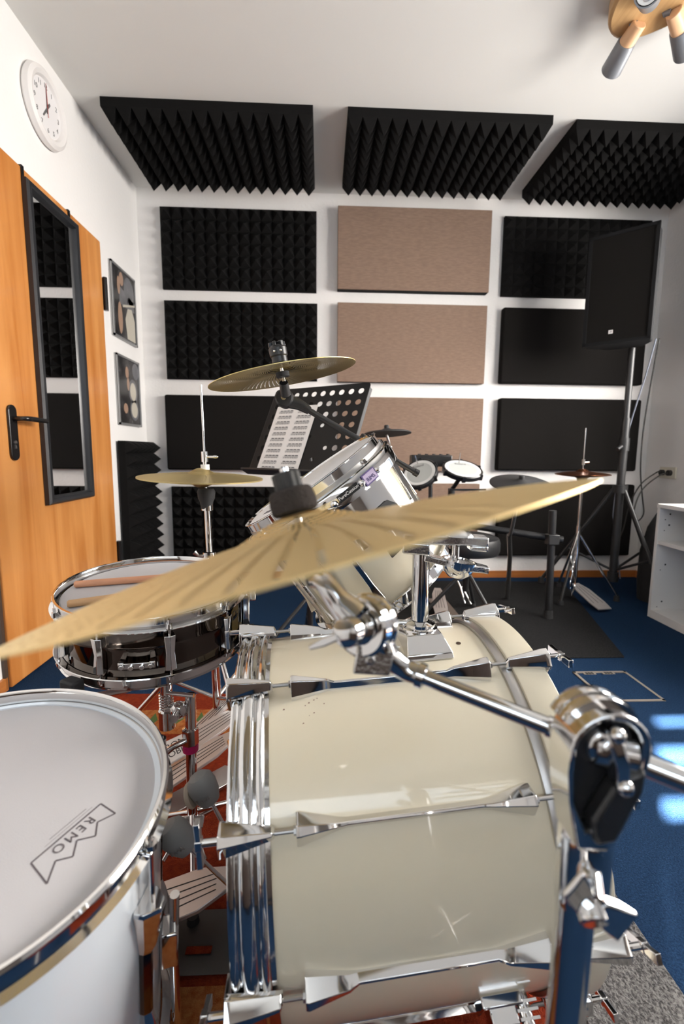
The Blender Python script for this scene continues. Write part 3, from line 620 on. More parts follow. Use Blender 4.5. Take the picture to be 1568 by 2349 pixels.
for x in (-.024, -.009, .009, .024): b.cyl((x, -.002 if abs(x) < .02 else 0, .01), (x, -.002 if abs(x) < .02 else 0, .015), .0045, n=14, M=F)
b.build('snare_butt', M_['chrome'], sn, ang=30, bevel=.001)
b = MB().box((0, -.003, .012), (.024, .075, .018), shellF(FS, 8, -.06, .176)).box((0, .03, .025), (.014, .03, .02), shellF(FS, 8, -.06, .176)); b.build('throw_off', M_['chrome'], sn, bevel=.004)
bdg = MB().prism([(-.017, -.03), (.017, -.03), (.017, .022), (0, .03), (-.017, .022)], .0005, .0015, shellF(FS, -11, -.06, .1755)).build('badge', M_['gold'], sn)
text('badge_lettering', 'Dc', .024, M_['blackbadge'], bdg, shellF(FS, -11, -.05, .1771), .0002)
MB().box((0, -.004, .004), (.10, .006, .005), shellF(FS, -63, -.125, .165)).build('snare_strap', M_['paper'], sn)
# sticks
def stick(lbl, x0, y0, ang, mt, L=.395, tip=True):
    F = FS @ Matrix.Translation((x0, y0, -.0025)) @ Matrix.Rotation(R(ang), 4, 'Z') @ Matrix.Rotation(R(90), 4, 'Y')
    o = MB().lathe([(0, 0), (.005, .0), (.0072, .003), (.0074, L * .7), (.0045, L - .03), (.0028, L - .012), (.0042, L - .006), (.003, L), (0, L + .001)], 20).build('drumstick', mt, None, mw=F); return tag(o, lbl, 'drumstick')
stick('reddish drumstick lying farther back across the white snare head', -.160, -.008, 17, M_['stick1'], .33)
stick('pale hickory drumstick lying nearer the front of the snare head', -.122, -.108, 26, M_['stick2'], .29)

# ------------------------------------------------------------------ floor tom
FF = frame((-.397, .4915, .503), (.0734, -.0977, 1))
ft = thing('floor_tom', 'big white floor tom with coated head in left foreground', 'drum', (-.397, .4915, 0))
MB().lathe([(.203, -.012), (.203, -.40), (.196, -.40), (.196, -.012)], 128, FF, closed=True).build('shell', M_['white'], ft)
MB().lathe([(0, -.014), (.196, -.014), (.204, -.018)], 96, FF).build('batter_head', M_['head'], ft)
MB().lathe([(.203, -.013), (.210, -.013), (.210, -.020), (.203, -.020)], 96, FF, closed=True).build('flesh_hoop', M_['steel'], ft)
MB().lathe([(.2055, -.021), (.217, -.024), (.218, -.022), (.2105, -.018), (.2095, -.002), (.2125, .0), (.213, .003), (.2105, .006), (.2065, .0055), (.2045, .002), (.2045, -.018)], 160, FF, closed=True).build('top_hoop', M_['chrome'], ft)
MB().lathe(flange_hoop(.208, -.388, -.415, 8), 96, FF, closed=True).build('bottom_hoop', M_['chrome'], ft)
for k in range(8):
    a = -8 + 45 * k; F = shellF(FF, a, -.135, .203)
    b = MB(); sec = lambda y, wd, d: [(-wd / 2, y, 0), (wd / 2, y, 0), (wd / 2, y, d * .45), (wd * .18, y, d), (-wd * .18, y, d), (-wd / 2, y, d * .45)]
    b.loft([sec(.045, .034, .026), sec(.040, .036, .028), sec(-.018, .017, .018), sec(-.03, .013, .013)], F); b.build('lug', M_['chrome'], ft, ang=20, bevel=.001)
    MB().loft([sec(-.028, .013, .013), sec(-.125, .013, .013)], F).build('lug_bar', M_['darkchrome'], ft, ang=20, bevel=.001)  # dark metal here paints in the dark reflection of a chrome bar
    MB().loft([sec(-.123, .013, .013), sec(-.14, .017, .018), sec(-.19, .036, .028), sec(-.195, .034, .026)], F).build('lug', M_['chrome'], ft, ang=20, bevel=.001)
    MB().cyl((0, .04, .014), (0, .130, .012), .003, n=10, M=F).cyl((0, .118, .012), (0, .126, .012), .007, n=8, M=F).build('tension_rod', M_['chrome'], ft)
    MB().box((0, .117, .008), (.018, .005, .018), F).build('hoop_ear', M_['chrome'], ft, bevel=.002)
for k, a in enumerate((14, 118, 238)):
    F = shellF(FF, a, 0, .203); p0 = F @ Vector((0, -.19, .018)); p1 = F @ Vector((0, -.30, .018)); foot = Vector((p1.x, p1.y, .045)); 
    MB().box((0, -.27, .012), (.030, .06, .024), F).build('leg_bracket', M_['chrome'], ft, bevel=.003)
    MB().tube([p0, p1, foot + Vector((0, 0, .06)), foot], .0065, 12, 3).build('leg', M_['chrome'], ft)
    MB().cyl(foot, (foot.x, foot.y, .0135), .012, .014).build('rubber_foot', M_['rubber'], ft)
# crown logo and lettering on the head
Fl = FF @ Matrix.Translation((.127, -.020, -.0138)) @ Matrix.Rotation(R(64 + 180), 4, 'Z') @ Matrix.Diagonal((.80, .80, 1, 1))
out = [(-.052, -.012), (.052, -.012), (.060, .030), (.036, .012), (.022, .026), (.004, .010), (-.012, .026), (-.028, .010), (-.050, .020)]
b = MB(); n = len(out)
for i in range(n):
    a = Vector((*out[i], 0)); c = Vector((*out[(i + 1) % n], 0)); d = (c - a).normalized(); q = Vector((-d.y, d.x, 0)) * .0012
    b.add([a - q, c - q, c + q, a + q], [(0, 1, 2, 3)], Fl)
b.add([(-.042, -.018, 0), (.03, -.018, 0), (.03, -.0175, 0), (-.042, -.0175, 0)], [(0, 1, 2, 3)], Fl).add([(-.036, -.023, 0), (.02, -.023, 0), (.02, -.0222, 0), (-.036, -.0222, 0)], [(0, 1, 2, 3)], Fl)
lg = b.build('crown_logo', M_['logo'], ft)
text('head_lettering', 'REMO', .019, M_['logo'], lg, Fl @ Matrix.Translation((0, -.001, .0002)), .0001, space=1.35)

# ------------------------------------------------------------------ cymbals
def cymbal(name, lbl, c, n, r, mt, bell_r, bell_h, bow, th=.0013, flip=False, cat='cymbal'):
    F = frame(c, n); pr = [(.006, 0)]
    # z measured from the bell's foot; the edge hangs below
    for i in range(1, 13): t = i / 12; pr.append((.006 + (bell_r - .006) * t, -bell_h * (t * t * (1.5 - .5 * t * t)) * .9 - .1 * bell_h * t))
    for i in range(1, 15): t = i / 14; pr.append((bell_r + (r - bell_r) * t, -bell_h - bow * (.45 * t + .55 * t * t)))
    if flip: pr = [(a, -z) for a, z in pr]
    full = pr + [(a, z - th) for a, z in pr[::-1]]
    o = thing(name, lbl, cat, mw=F) ; MB().lathe(full, 128, closed=True).build('cymbal_disc', mt, o, mw=F, ang=50)
    return o, F
cn = Vector((-.2897, .1932, 1)).normalized(); cc = Vector((-.011, .392, .810))
cr_o, FC1 = cymbal('crash_cymbal', 'large blurred gold crash cymbal with tiny holes close to the camera', cc + cn * .039, cn, .2286, M_['brass'], .058, .015, .024)
sn_n = Vector((-.196, -.020, 1)).normalized(); sc_c = Vector((-.080, .985, 1.057))
cymbal('splash_cymbal', 'small tilted gold cymbal on a black boom arm above the rack tom', sc_c + sn_n * .022, sn_n, .152, M_['brass2'], .030, .012, .012)
hc = Vector((-.3525, 1.384, .8237)); hn = Vector((.031, -.027, 1)).normalized()
cymbal('hihat_cymbal', 'upper gold cymbal of the hi-hat in front of black foam', hc + hn * .026, hn, .178, M_['brass3'], .042, .016, .011)
cymbal('hihat_cymbal', 'lower gold cymbal of the hi-hat, upturned beneath its twin', hc - hn * .030, hn, .178, M_['brass3'], .042, .016, .011, flip=True)

# ---- near cymbal stand with boom, right foreground
cs = thing('cymbal_stand', 'chrome boom cymbal stand in right foreground holding the big crash', 'cymbal stand', (.19, .30, 0))
tb = Vector((.190, .295, .60))
MB().cyl((.1895, .2965, .012), (.1895, .2965, .622), .0135, n=40).build('tube', M_['chrome'], cs)
# tripod
for k in range(3):
    a = R(200 + 120 * k); d = Vector((cos(a), sin(a), 0)); p = Vector((.1895, .2965, .30)); q = p + d * .27; q.z = .028
    MB().tube([p, q], .007).tube([Vector((.1895, .2965, .10)), p.lerp(q, .55)], .005).build('leg', M_['chrome'], cs)
    MB().cyl(q + Vector((0, 0, .008)), (q.x, q.y, .013), .011, .014).build('rubber_foot', M_['rubber'], cs)
MB().lathe([(.0135, -.03), (.019, -.03), (.0195, -.025), (.0195, .012), (.018, .018), (.0145, .02)], 32, Matrix.Translation((.1895, .2965, .30))).build('collar', M_['plastic'], cs)
# wing bolt clamp at the head of the tube
b = MB().lathe([(.0135, -.045), (.018, -.045), (.0185, -.04), (.0185, .010), (.016, .018), (.012, .024)], 32, Matrix.Translation((.192, .295, .618)))
b.cyl((.192, .288, .610), (.180, .262, .606), .0075, n=20); b.build('height_clamp', M_['chrome'], cs)
FWg = G2(Vector((.180, .262, .606)), 8, 24, 10)
b = MB(); b.cyl((0, .012, -.004), (0, -.010, -.004), .009, n=20, M=FWg @ Matrix.Rotation(R(20), 4, 'X'))
for s in (-1, 1):
    b.loft([[(s * .004, -.004, -.010), (s * .004, .004, -.010), (s * .004, .004, .006), (s * .004, -.004, .006)], [(s * .018, -.005, -.010 - s * .006), (s * .018, .003, -.010 - s * .006), (s * .018, .003, .012 - s * .006), (s * .018, -.005, .012 - s * .006)], [(s * .031, -.006, -.008 - s * .012), (s * .031, -.002, -.008 - s * .012), (s * .030, -.002, .016 - s * .010), (s * .030, -.006, .016 - s * .010)]], FWg)
b.build('wing_screw', M_['chrome'], cs, ang=40, bevel=.0015)
# tilter body: teardrop strap around a dark core
FTi = Matrix.Translation((.1925, .290, .6985)) @ Matrix.Rotation(R(6), 4, 'Y')
Fp = FTi @ Matrix(((1, 0, 0, 0), (0, 0, 1, 0), (0, 1, 0, 0), (0, 0, 0, 1)))   # x right, y up, z into the scene
def drop(rw, top, bot, wb, n=14):
    q = [(rw * cos(R(a)), rw * .95 * sin(R(a)) + top - rw * .95) for a in [180 * i / n for i in range(n + 1)]]
    return q + [(-rw * .97, -.012), (-rw * .80, -.034), (-wb, bot), (wb, bot), (rw * .80, -.034), (rw * .97, -.012)]
qo, qi = drop(.0275, .032, -.068, .011), drop(.0225, .026, -.054, .006); n = len(qo)
vs = []; fs = []
for i in range(n):
    vs += [(*qo[i], -.015), (*qo[i], .015), (*qi[i], .013), (*qi[i], -.013)]
for i in range(n):
    j = (i + 1) % n
    for k in range(4): fs.append((i * 4 + k, j * 4 + k, j * 4 + (k + 1) % 4, i * 4 + (k + 1) % 4))
MB().add(vs, fs, Fp).build('tilter_body', M_['chrome'], cs, ang=50, bevel=.003)
MB().prism(drop(.0222, .0255, -.053, .006), -.004, .010, Fp).build('tilter_core', M_['plastic'], cs, ang=40, bevel=.002)
MB().prism([(.006, -.014), (.0245, -.004), (.0255, -.020), (.014, -.058), (.0, -.062), (-.006, -.045)], -.0175, -.004, Fp).build('core_cover', M_['plastic'], cs, ang=40, bevel=.003)
b = MB().lathe([(.0, .006), (.015, .006), (.0155, .0), (.012, -.004), (0, -.004)], 30, Fp @ Matrix.Translation((.002, .004, -.006)))
b.loft([[(-.005, -.022, -.018), (.005, -.022, -.018), (.005, -.022, -.006), (-.005, -.022, -.006)], [(-.0045, 0, -.024), (.0045, 0, -.024), (.0045, 0, -.008), (-.0045, 0, -.008)], [(-.005, .021, -.018), (.005, .021, -.018), (.005, .021, -.006), (-.005, .021, -.006)]], Fp @ Matrix.Translation((.003, .002, 0)) @ Matrix.Rotation(R(20), 4, 'Z'))
b.ball((.010, -.016, -.018), .006, Fp).ball((-.002, .020, -.018), .0055, Fp).build('tilter_wing', M_['chrome'], cs, ang=50, bevel=.002)
b = MB()
for zz, rr_ in ((.004, .0285), (.016, .0275)): b.lathe([(rr_ - .003, -.005), (rr_ + .001, -.005), (rr_ + .0025, 0), (rr_ + .001, .005), (rr_ - .003, .005)], 24, Fp @ Matrix.Translation((0, .006, zz)), closed=True, a0=R(20), a1=R(160))
b.build('boom_clamp', M_['chrome'], cs)
MB().cyl((.186, .288, .700), (.212, .284, .696), .0115).build('boom_sleeve', M_['chrome'], cs)
MB().cyl((.194, .29, .618), (.195, .288, .645), .012, .014).build('tilter_neck', M_['chrome'], cs)
# boom arm
B0, B1 = Vector((.275, .266, .6735)), Vector((.083, .36, .7165))
bd_ = (B1 - B0).normalized()
MB().cyl(B0 + bd_ * -.10, B0.lerp(B1, .55), .0078, n=28).build('boom_arm', M_['chrome'], cs)
MB().cyl(B0.lerp(B1, .45), B1 + bd_ * .01, .0066, n=28).build('boom_extension', M_['chrome'], cs)
J = Vector((.034, .366, .757))     # ratchet centre
b = MB().tube([B1 - bd_ * .004, B1 + bd_ * .014, Vector((.056, .366, .731)), J + Vector((.014, .001, -.012))], [.0085, .0092, .0105, .012], 22, 6)
b.lathe([(.0068, -.004), (.0105, -.003), (.0108, .003), (.0068, .004)], 24, frame(B1, bd_)); b.build('boom_elbow', M_['chrome'], cs)
b = MB().prism([(-.014, -.012), (.016, -.014), (.020, .006), (-.010, .012)], -.005, .005, frame(J + Vector((.006, -.006, -.024)), (-.05, -1, .2))); b.cyl(J + Vector((.006, -.010, -.024)), J + Vector((.006, -.013, -.0235)), .004); b.build('locking_block', M_['cast'], cs, bevel=.0015)
jn = Vector((-.55, -.80, .12)).normalized(); FJ = frame(J, jn, (0, 0, 1))
b = MB().lathe([(0, .012), (.009, .012), (.013, .010), (.014, .006), (.022, .006), (.0245, .004), (.025, -.004), (.0235, -.006), (.0255, -.008), (.0265, -.012), (.024, -.020), (.012, -.024), (0, -.024)], 56, FJ); b.build('ratchet_disc', M_['chrome'], cs, ang=30)
b = MB().lathe([(.006, .010), (.006, .020), (.0125, .016), (.0115, .028), (.006, .031), (0, .031)], 28, FJ)
b.loft([[(-.003, .004, .022), (.003, .004, .022), (.003, .004, .030), (-.003, .004, .030)], [(-.0035, .018, .024), (.0035, .018, .024), (.0035, .018, .034), (-.0035, .018, .034)], [(-.002, .030, .030), (.002, .030, .030), (.002, .030, .038), (-.002, .030, .038)]], FJ @ Matrix.Rotation(R(30), 4, 'Z'))
b.build('ratchet_wing', M_['chrome'], cs, ang=30, bevel=.001)
# curved neck up to the cymbal
ctop = cc + cn * .0; Nk0 = J + Vector((-.010, .002, .016)); Nk3 = cc - cn * .012
nk = [J + Vector((-.008, .0, .010)), J + Vector((-.020, .002, .022)), J + Vector((-.031, .006, .036)), Nk3 + Vector((.004, -.004, -.008))]
MB().tube(nk, [.015, .0105, .0085, .0078], 22, 7).build('tilter_arm', M_['chrome'], cs)
MB().cyl(Nk3 - cn * .01, cc + cn * .080, .0038, n=16).build('cymbal_rod', M_['chrome'], cs)
MB().cyl(Nk3 - cn * .012, cc + cn * .030, .0075, .0085, 24).build('cymbal_sleeve', M_['plastic'], cs)
Ff = frame(cc + cn * .0395, cn)
ft1 = MB().lathe([(.004, 0), (.018, 0), (.020, .002), (.0205, .010), (.019, .019), (.017, .021), (.004, .021)], 40, Ff).build('cymbal_felt', M_['felt'], cs)
b = MB(); q = []
for i in range(40): rr_ = .0125 if i % 4 < 2 else .0115; q.append((rr_ * cos(2 * pi * i / 40), rr_ * sin(2 * pi * i / 40)))
b.prism(q, .021, .036, Ff); b.build('wing_nut', M_['rubber'], cs, bevel=.001)

# ---- splash boom arm clamped near the tom
sb = thing('boom_arm', 'slim black boom arm rising behind the rack tom to the small cymbal', 'cymbal stand', (.13, 1.06, .90))
P0 = Vector((-.080, 1.02, 1.018)); P1 = Vector((.222, 1.06, .852)); dd = (P1 - P0).normalized()
MB().cyl(P0 + dd * .04, P1, .0066, n=20).cyl(P1 - dd * .010, P1, .0085, n=20).build('arm_tube', M_['plastic'], sb)
ax = sc_c - sn_n * .01
b = MB().cyl((ax.x, ax.y, ax.z - .006), (-.076, 1.005, 1.020), .009, .0115, 20)
jn2 = Vector((-.1, -1, .1)).normalized(); FJ2 = frame((-.078, 1.018, 1.012), jn2)
b.lathe([(0, .014), (.016, .014), (.0195, .011), (.0195, -.011), (.016, -.014), (0, -.014)], 36, FJ2)
b.tube([(-.070, 1.018, 1.006), P0 + dd * .035, P0 + dd * .062], [.014, .0125, .009], 18, 3); b.build('tilter', M_['plastic'], sb)
MB().lathe([(0, .0175), (.006, .0172), (.0068, .014)], 18, FJ2).build('tilter_bolt', M_['chrome'], sb)
MB().cyl(ax - sn_n * .004, sc_c + sn_n * .062, .0035).build('cymbal_rod', M_['chrome'], sb)
Fs2 = frame(sc_c + sn_n * .0, sn_n)
MB().lathe([(.004, .006), (.014, .006), (.014, -.004), (.004, -.004)], 24, frame(sc_c + sn_n * -.001, sn_n), closed=True).build('lower_sleeve', M_['rubber'], sb)
b = MB().lathe([(.004, .023), (.016, .023), (.016, .036), (.018, .037), (.0185, .052), (.015, .058), (.004, .058)], 32, Fs2)
for k in range(3): b.box((0, .0, .060), (.034, .007, .010), Fs2 @ Matrix.Rotation(R(60 * k + 15), 4, 'Z'))
b.build('quick_release_nut', M_['plastic'], sb, ang=30, bevel=.001)
b = MB()
for a in (-110, -70): b.ball((.0185 * cos(R(a)), .0185 * sin(R(a)), .045), .0025, Fs2)
b.build('nut_pin', M_['chrome'], sb)
MB().box((0, 0, 0), (.045, .035, .03), frame((.095, 1.062, .915), dd)).cyl((.10, 1.05, .90), (.135, 1.10, .80), .010).build('arm_clamp', M_['rackblk'], sb, bevel=.004)

# ------------------------------------------------------------------ hi-hat stand
hs = thing('hihat_stand', 'chrome hi-hat stand with tall thin rod behind the snare drum', 'hi-hat stand', (-.335, 1.36, 0))
bx, by = -.335, 1.384
def hx(z): return Vector((-.3425 + (.90 - z) * .022, 1.384, z))
MB().tube([hx(.70), hx(1.088)], .0032, 14).build('pull_rod', M_['chrome'], hs)
b = MB().cyl(hx(.868), hx(.898), .0095, n=20).cyl(hx(.883), hx(.883) + Vector((.030, -.006, .0)), .0035).ball(hx(.883) + Vector((.032, -.006, 0)), .005, sc=(1.8, .7, .9)).cyl(hx(.858), hx(.87), .006); b.build('clutch', M_['chrome'], hs)
MB().cyl(hx(.845), hx(.860), .0125, n=24).build('clutch_nut', M_['paper'], hs)
MB().cyl(hx(.835) , hx(.846), .011, n=24).build('clutch_felt', M_['felt'], hs)
MB().lathe([(.004, 0), (.022, 0), (.026, -.010), (.024, -.030), (.019, -.040), (.016, -.060), (.004, -.06)], 28, Matrix.Translation(hx(.79))).build('cymbal_seat', M_['rubber'], hs)
MB().cyl(hx(.60), hx(.735), .0095, n=28).build('upper_tube', M_['chrome'], hs)
MB().lathe([(.0095, 0), (.0165, 0), (.0165, .018), (.0095, .018)], 28, Matrix.Translation(hx(.725)), closed=True).build('memory_lock', M_['chrome'], hs)
b = MB().cyl(hx(.575), hx(.598), .019, n=28).tube([hx(.588), hx(.588) + Vector((-.03, -.01, .0)), hx(.588) + Vector((-.042, -.012, .012))], [.006, .005, .008], 12); b.build('height_clamp', M_['chrome'], hs)
MB().cyl(hx(.10), hx(.575), .0135, n=28).build('lower_tube', M_['chrome'], hs)
for k in range(3):
    a = R(60 + 120 * k); d = Vector((cos(a), sin(a), 0)); q = hx(.03) + d * .30
    MB().tube([hx(.36), q], .008).tube([hx(.13), hx(.36).lerp(q, .5)], .006).build('leg', M_['chrome'], hs)
    MB().cyl((q.x, q.y, .035), (q.x, q.y, .0135), .012, .015).build('rubber_foot', M_['rubber'], hs)

def pedal_board(parent, heel, toe, wd, mt='pedal', grooves=4, lettering=None):
    """tapered footboard from heel to toe with pressed grooves"""
    heel, toe = Vector(heel), Vector(toe); d = toe - heel; L = d.length; F = frame(heel, d.normalized().cross(Vector((0, 0, 1))).cross(d.normalized()) , d)
    q = [(0, -wd * .42), (L * .25, -wd * .5), (L * .75, -wd * .46), (L, -wd * .22), (L, wd * .22), (L * .75, wd * .46), (L * .25, wd * .5), (0, wd * .42)]
    bb = MB().prism(q, -.004, .004, F).build('footboard', M_[mt], parent, bevel=.0015)
    b = MB()
    for k in range(grooves):
        y = wd * (-.30 + .60 * k / (grooves - 1)); b.prism([(L * .22, y - .0012), (L * .88, y * .6 - .0008), (L * .88, y * .6 + .0008), (L * .22, y + .0012)], .004, .0046, F)
    b.build('groove', M_['groove'], bb)
    return F, L, bb
# hi-hat pedal (part of the hi-hat stand)
F, L, bb = pedal_board(hs, (-.46, 1.20, .035), (-.245, 1.34, .115), .09)
pedal_board(hs, (-.40, 1.30, .04), (-.27, 1.42, .13), .05)

# second pedal with lettered heel plate: the left pedal of the double pedal
dp = thing('double_pedal', 'silver double bass pedal with grooved footboards and two grey beaters', 'bass drum pedal', (-.2, .74, .012))
# left (remote) pedal in front of hi-hat
F, L, bb = pedal_board(dp, (-.43, 1.10, .045), (-.235, 1.18, .135), .085)
MB().loft([[(-.47, 1.02, .013), (-.40, .99, .013), (-.40, .99, .030), (-.47, 1.02, .030)], [(-.27, 1.22, .013), (-.20, 1.19, .013), (-.20, 1.19, .020), (-.27, 1.22, .020)]]).build('base_plate', M_['steel'], dp, bevel=.002)
Ft = frame((-.385, 1.175, .105), (.05, -.45, 1), (.75, .55, 0))
hpz = MB().prism([(-.055, -.035), (.045, -.030), (.055, .0), (.045, .030), (-.055, .035), (-.068, 0)], -.004, .004, Ft).build('heel_plate', M_['pedal'], dp, bevel=.002)
text('heel_lettering', 'IRON', .024, M_['groove'], hpz, Ft @ Matrix.Translation((-.005, .012, .0042)), .0002)
text('heel_lettering', 'COBRA', .024, M_['groove'], hpz, Ft @ Matrix.Translation((-.005, -.012, .0042)), .0002)
# right (drum side) pedal
F, L, bb = pedal_board(dp, (-.40, .745, .045), (-.165, .785, .105), .095)
MB().loft([[(-.40, .69, .013), (-.40, .80, .013), (-.40, .80, .022), (-.40, .69, .022)], [(-.130, .69, .013), (-.130, .80, .013), (-.130, .80, .020), (-.130, .80, .020), (-.130, .69, .020)]]).build('base_plate', M_['darksteel'], dp, bevel=.002)
MB().box((-.215, .725, .0215), (.045, .012, .002)).build('plate_slot', M_['redrug'], dp)
for (y, hh) in ((.80, .17), (.70, .17)):
    MB().loft([[(-.155, y - .006, .02), (-.125, y - .006, .02), (-.125, y + .006, .02), (-.155, y + .006, .02)], [(-.150, y - .006, hh), (-.130, y - .006, hh), (-.130, y + .006, hh), (-.150, y + .006, hh)]]).build('pedal_post', M_['cast'], dp, bevel=.002)
MB().cyl((-.14, .68, .165), (-.14, .86, .165), .006).build('axle', M_['chrome'], dp)
MB().tube([(-.14, .86, .165), (-.20, 1.02, .15), (-.235, 1.13, .15)], .009).build('drive_shaft', M_['chrome'], dp)
def beater(p, foot, yaw):
    p, foot = Vector(p), Vector(foot)
    MB().cyl(p, foot, .0034, n=12).build('beater_rod', M_['chrome'], dp)
    d = (p - foot).normalized(); F = frame(p - d * .008, d, (1, 0, 0))
    bt = MB().lathe([(0, -.014), (.010, -.014), (.017, -.010), (.0225, .005), (.0245, .022), (.0225, .034), (.015, .042), (0, .045)], 36, F).build('beater_head', M_['beater'], dp)
    text('beater_lettering', 'TAMA', .010, M_['steel'], bt, F @ Matrix(((1, 0, 0, .002), (0, 0, -1, -.0228), (0, 1, 0, .010), (0, 0, 0, 1))) , .0006)
    return bt, F
bt, F = beater((-.199, .745, .312), (-.140, .75, .175), 0)
MB().lathe([(.0, -.0), (.020, 0), (.022, .004), (.020, .008)], 28, frame(Vector((-.199, .745, .312)) + Vector((-.022, 0, -.004)), (-1, 0, -.35))).build('felt_face', M_['beaterface'], bt)
beater((-.222, .675, .285), (-.140, .69, .172), 0)

# ------------------------------------------------------------------ snare stand
ss = thing('snare_stand', 'chrome tripod snare stand with pink tape beneath the snare drum', 'snare stand', (-.285, .96, 0))
MB().cyl((-.288, .96, .075), (-.283, .96, .375), .0115, n=28).build('tube', M_['chrome'], ss)
b = MB().lathe([(.0115, 0), (.018, 0), (.018, .034), (.0115, .038)], 8, Matrix.Translation((-.286, .96, .262)), closed=True)
b.tube([(-.290, .95, .275), (-.315, .935, .27), (-.338, .93, .255)], [.007, .006, .009], 12); b.build('height_clamp', M_['chrome'], ss, ang=30)
MB().lathe([(.0118, 0), (.0165, -.001), (.017, .014), (.0118, .015)], 24, Matrix.Translation((-.2865, .96, .245)), closed=True).build('tape_band', M_['pink'], ss)
b = MB().cyl((-.335, .96, .325), (-.332, .96, .440), .0125, n=24).cyl((-.335, .96, .30), (-.335, .96, .34), .017, n=24)
for k in range(6): b.lathe([(.0125, 0), (.0155, .002), (.0125, .004)], 20, Matrix.Translation((-.335, .96, .345 + k * .006)))
b.build('basket_post', M_['chrome'], ss)
b = MB().ball((-.306, .95, .345), .020, sc=(.9, .8, 1)).cyl((-.306, .93, .345), (-.306, .915, .345), .009).cyl((-.335, .955, .345), (-.285, .96, .350), .010); b.build('basket_tilter', M_['chrome'], ss)
MB().tube([(-.335, .96, .40), (-.36, .955, .405), (-.375, .95, .415)], .005).build('tilter_wing', M_['chrome'], ss)
MB().tube([(-.33, .95, .385), (-.27, .94, .383)], .0045).build('tilter_wing', M_['chrome'], ss)
for k in range(3):
    a = R((-117, 4, 122)[k]); d = Vector((cos(a), sin(a), 0)); p = Vector((-.333, .96, .425)); q = Vector((-.35, .962, .48)) + d * .193; q.z = (.462, .485, .50)[k]
    MB().tube([p, p.lerp(q, .5) + Vector((0, 0, -.012)), q, q + Vector((0, 0, .022))], .006, 10).build('basket_arm', M_['chrome'], ss)
    MB().box((0, 0, .010), (.024, .036, .055), Matrix.Translation(q) @ Matrix.Rotation(a, 4, 'Z')).build('rubber_grip', M_['rubber'], ss, bevel=.004)
for k in range(3):
    a = R(-75 + 120 * k); d = Vector((cos(a), sin(a), 0)); p = Vector((-.288, .96, .095)); q = p + d * .19; q.z = .027
    MB().tube([p, q], .006).tube([Vector((-.288, .96, .075)), p.lerp(q, .45)], .005).build('leg', M_['chrome'], ss)
    MB().cyl((q.x, q.y, .034), (q.x, q.y, .0128), .010, .013).build('rubber_foot', M_['rubber'], ss)
b = MB().tube([(-.335, .90, .03), (-.32, .93, .045), (-.295, .935, .05), (-.27, .93, .045), (-.245, .90, .03)], .0045, 10, 4); b.build('leg_brace', M_['chrome'], ss)
MB().prism([(-.03, -.012), (.03, -.012), (.03, .012), (-.03, .012)], 0, .006, frame((-.288, .945, .082), (0, -.7, .7))).build('leg_clamp', M_['chrome'], ss, bevel=.002)

# ------------------------------------------------------------------ music stand and sheet
ms = thing('music_stand', 'black music stand with rows of round holes behind the rack tom', 'music stand', (-.05, 1.95, 0))
al, be = R(35), R(28); rgt = Vector((cos(al), -sin(al), 0)); upv = Vector((sin(al) * sin(be), cos(al) * sin(be), cos(be))); nrm = rgt.cross(upv)
FM = Matrix((rgt, upv, nrm)).transposed().to_4x4(); FM.translation = Vector((-.303, 1.95, .819))
cu = bpy.data.curves.new('desk', 'CURVE'); cu.dimensions = '2D'; cu.fill_mode = 'BOTH'; cu.extrude = .0007
def spl(pts):
    s = cu.splines.new('POLY'); s.points.add(len(pts) - 1); s.use_cyclic_u = True
    for p, q in zip(s.points, pts): p.co = (q[0], q[1], 0, 1)
DW, DH = .475, .395
oc = []
for cx, cy, a0 in ((DW - .015, .0 + .004, -90), (DW - .015, DH - .015, 0), (.015, DH - .015, 90), (.015, .004, 180)):
    for k in range(5): oc.append((cx + .015 * cos(R(a0 + k * 22.5)), max(0, cy + .015 * sin(R(a0 + k * 22.5)))))
oc2 = []
for p in oc:
    if not oc2 or (Vector(p) - Vector(oc2[-1])).length > 1e-5: oc2.append(p)
spl(oc2)
for j in range(7):
    for i in range(10):
        x = .035 + i * .045; y = DH - .036 - j * .050
        if 2 <= i <= 7 and j >= 3 and (i + j) % 3 != 0: continue
        rr_ = .0125 if (j < 3 or i > 7 or i < 2) else .009
        spl([(x + rr_ * cos(-2 * pi * k / 20), y + rr_ * sin(-2 * pi * k / 20)) for k in range(20)])
t = bpy.data.objects.new('tmp_desk', cu); me = bpy.data.meshes.new_from_object(t); me.name = 'desk'; bpy.data.objects.remove(t)
me.materials.clear(); me.materials.append(M_['deskblk']); dk = bpy.data.objects.new('desk', me); link(dk, ms, FM)
MB().bx((0, -.012, 0), (DW, .003, .002), FM).bx((0, -.014, -.002), (DW, -.012, .045), FM).bx((0, -.014, .043), (DW, -.006, .045), FM).build('desk_ledge', M_['rackblk'], ms)
for xx in (DW - .002, 0): MB().bx((xx, 0, -.018), (xx + .002, DH - .02, .001), FM).build('desk_flange', M_['rackblk'], ms)
cpt = FM @ Vector((DW / 2, .12, -.02)); bp0 = Vector((cpt.x + .02, cpt.y + .03, 0))
MB().tube([cpt, cpt + Vector((.02, .03, -.05)), Vector((bp0.x, bp0.y, .62))], .010, 14, 4).cyl((bp0.x, bp0.y, .62), (bp0.x, bp0.y, .12), .0125).build('pole', M_['rackblk'], ms)
for k in range(3):
    a = R(215 + 120 * k); d = Vector((cos(a), sin(a), 0)); p = Vector((bp0.x, bp0.y, .30)); q = p + d * .34; q.z = .012
    MB().tube([p, q], .008).tube([Vector((bp0.x, bp0.y, .13)), p.lerp(q, .55)], .006).build('leg', M_['rackblk'], ms)
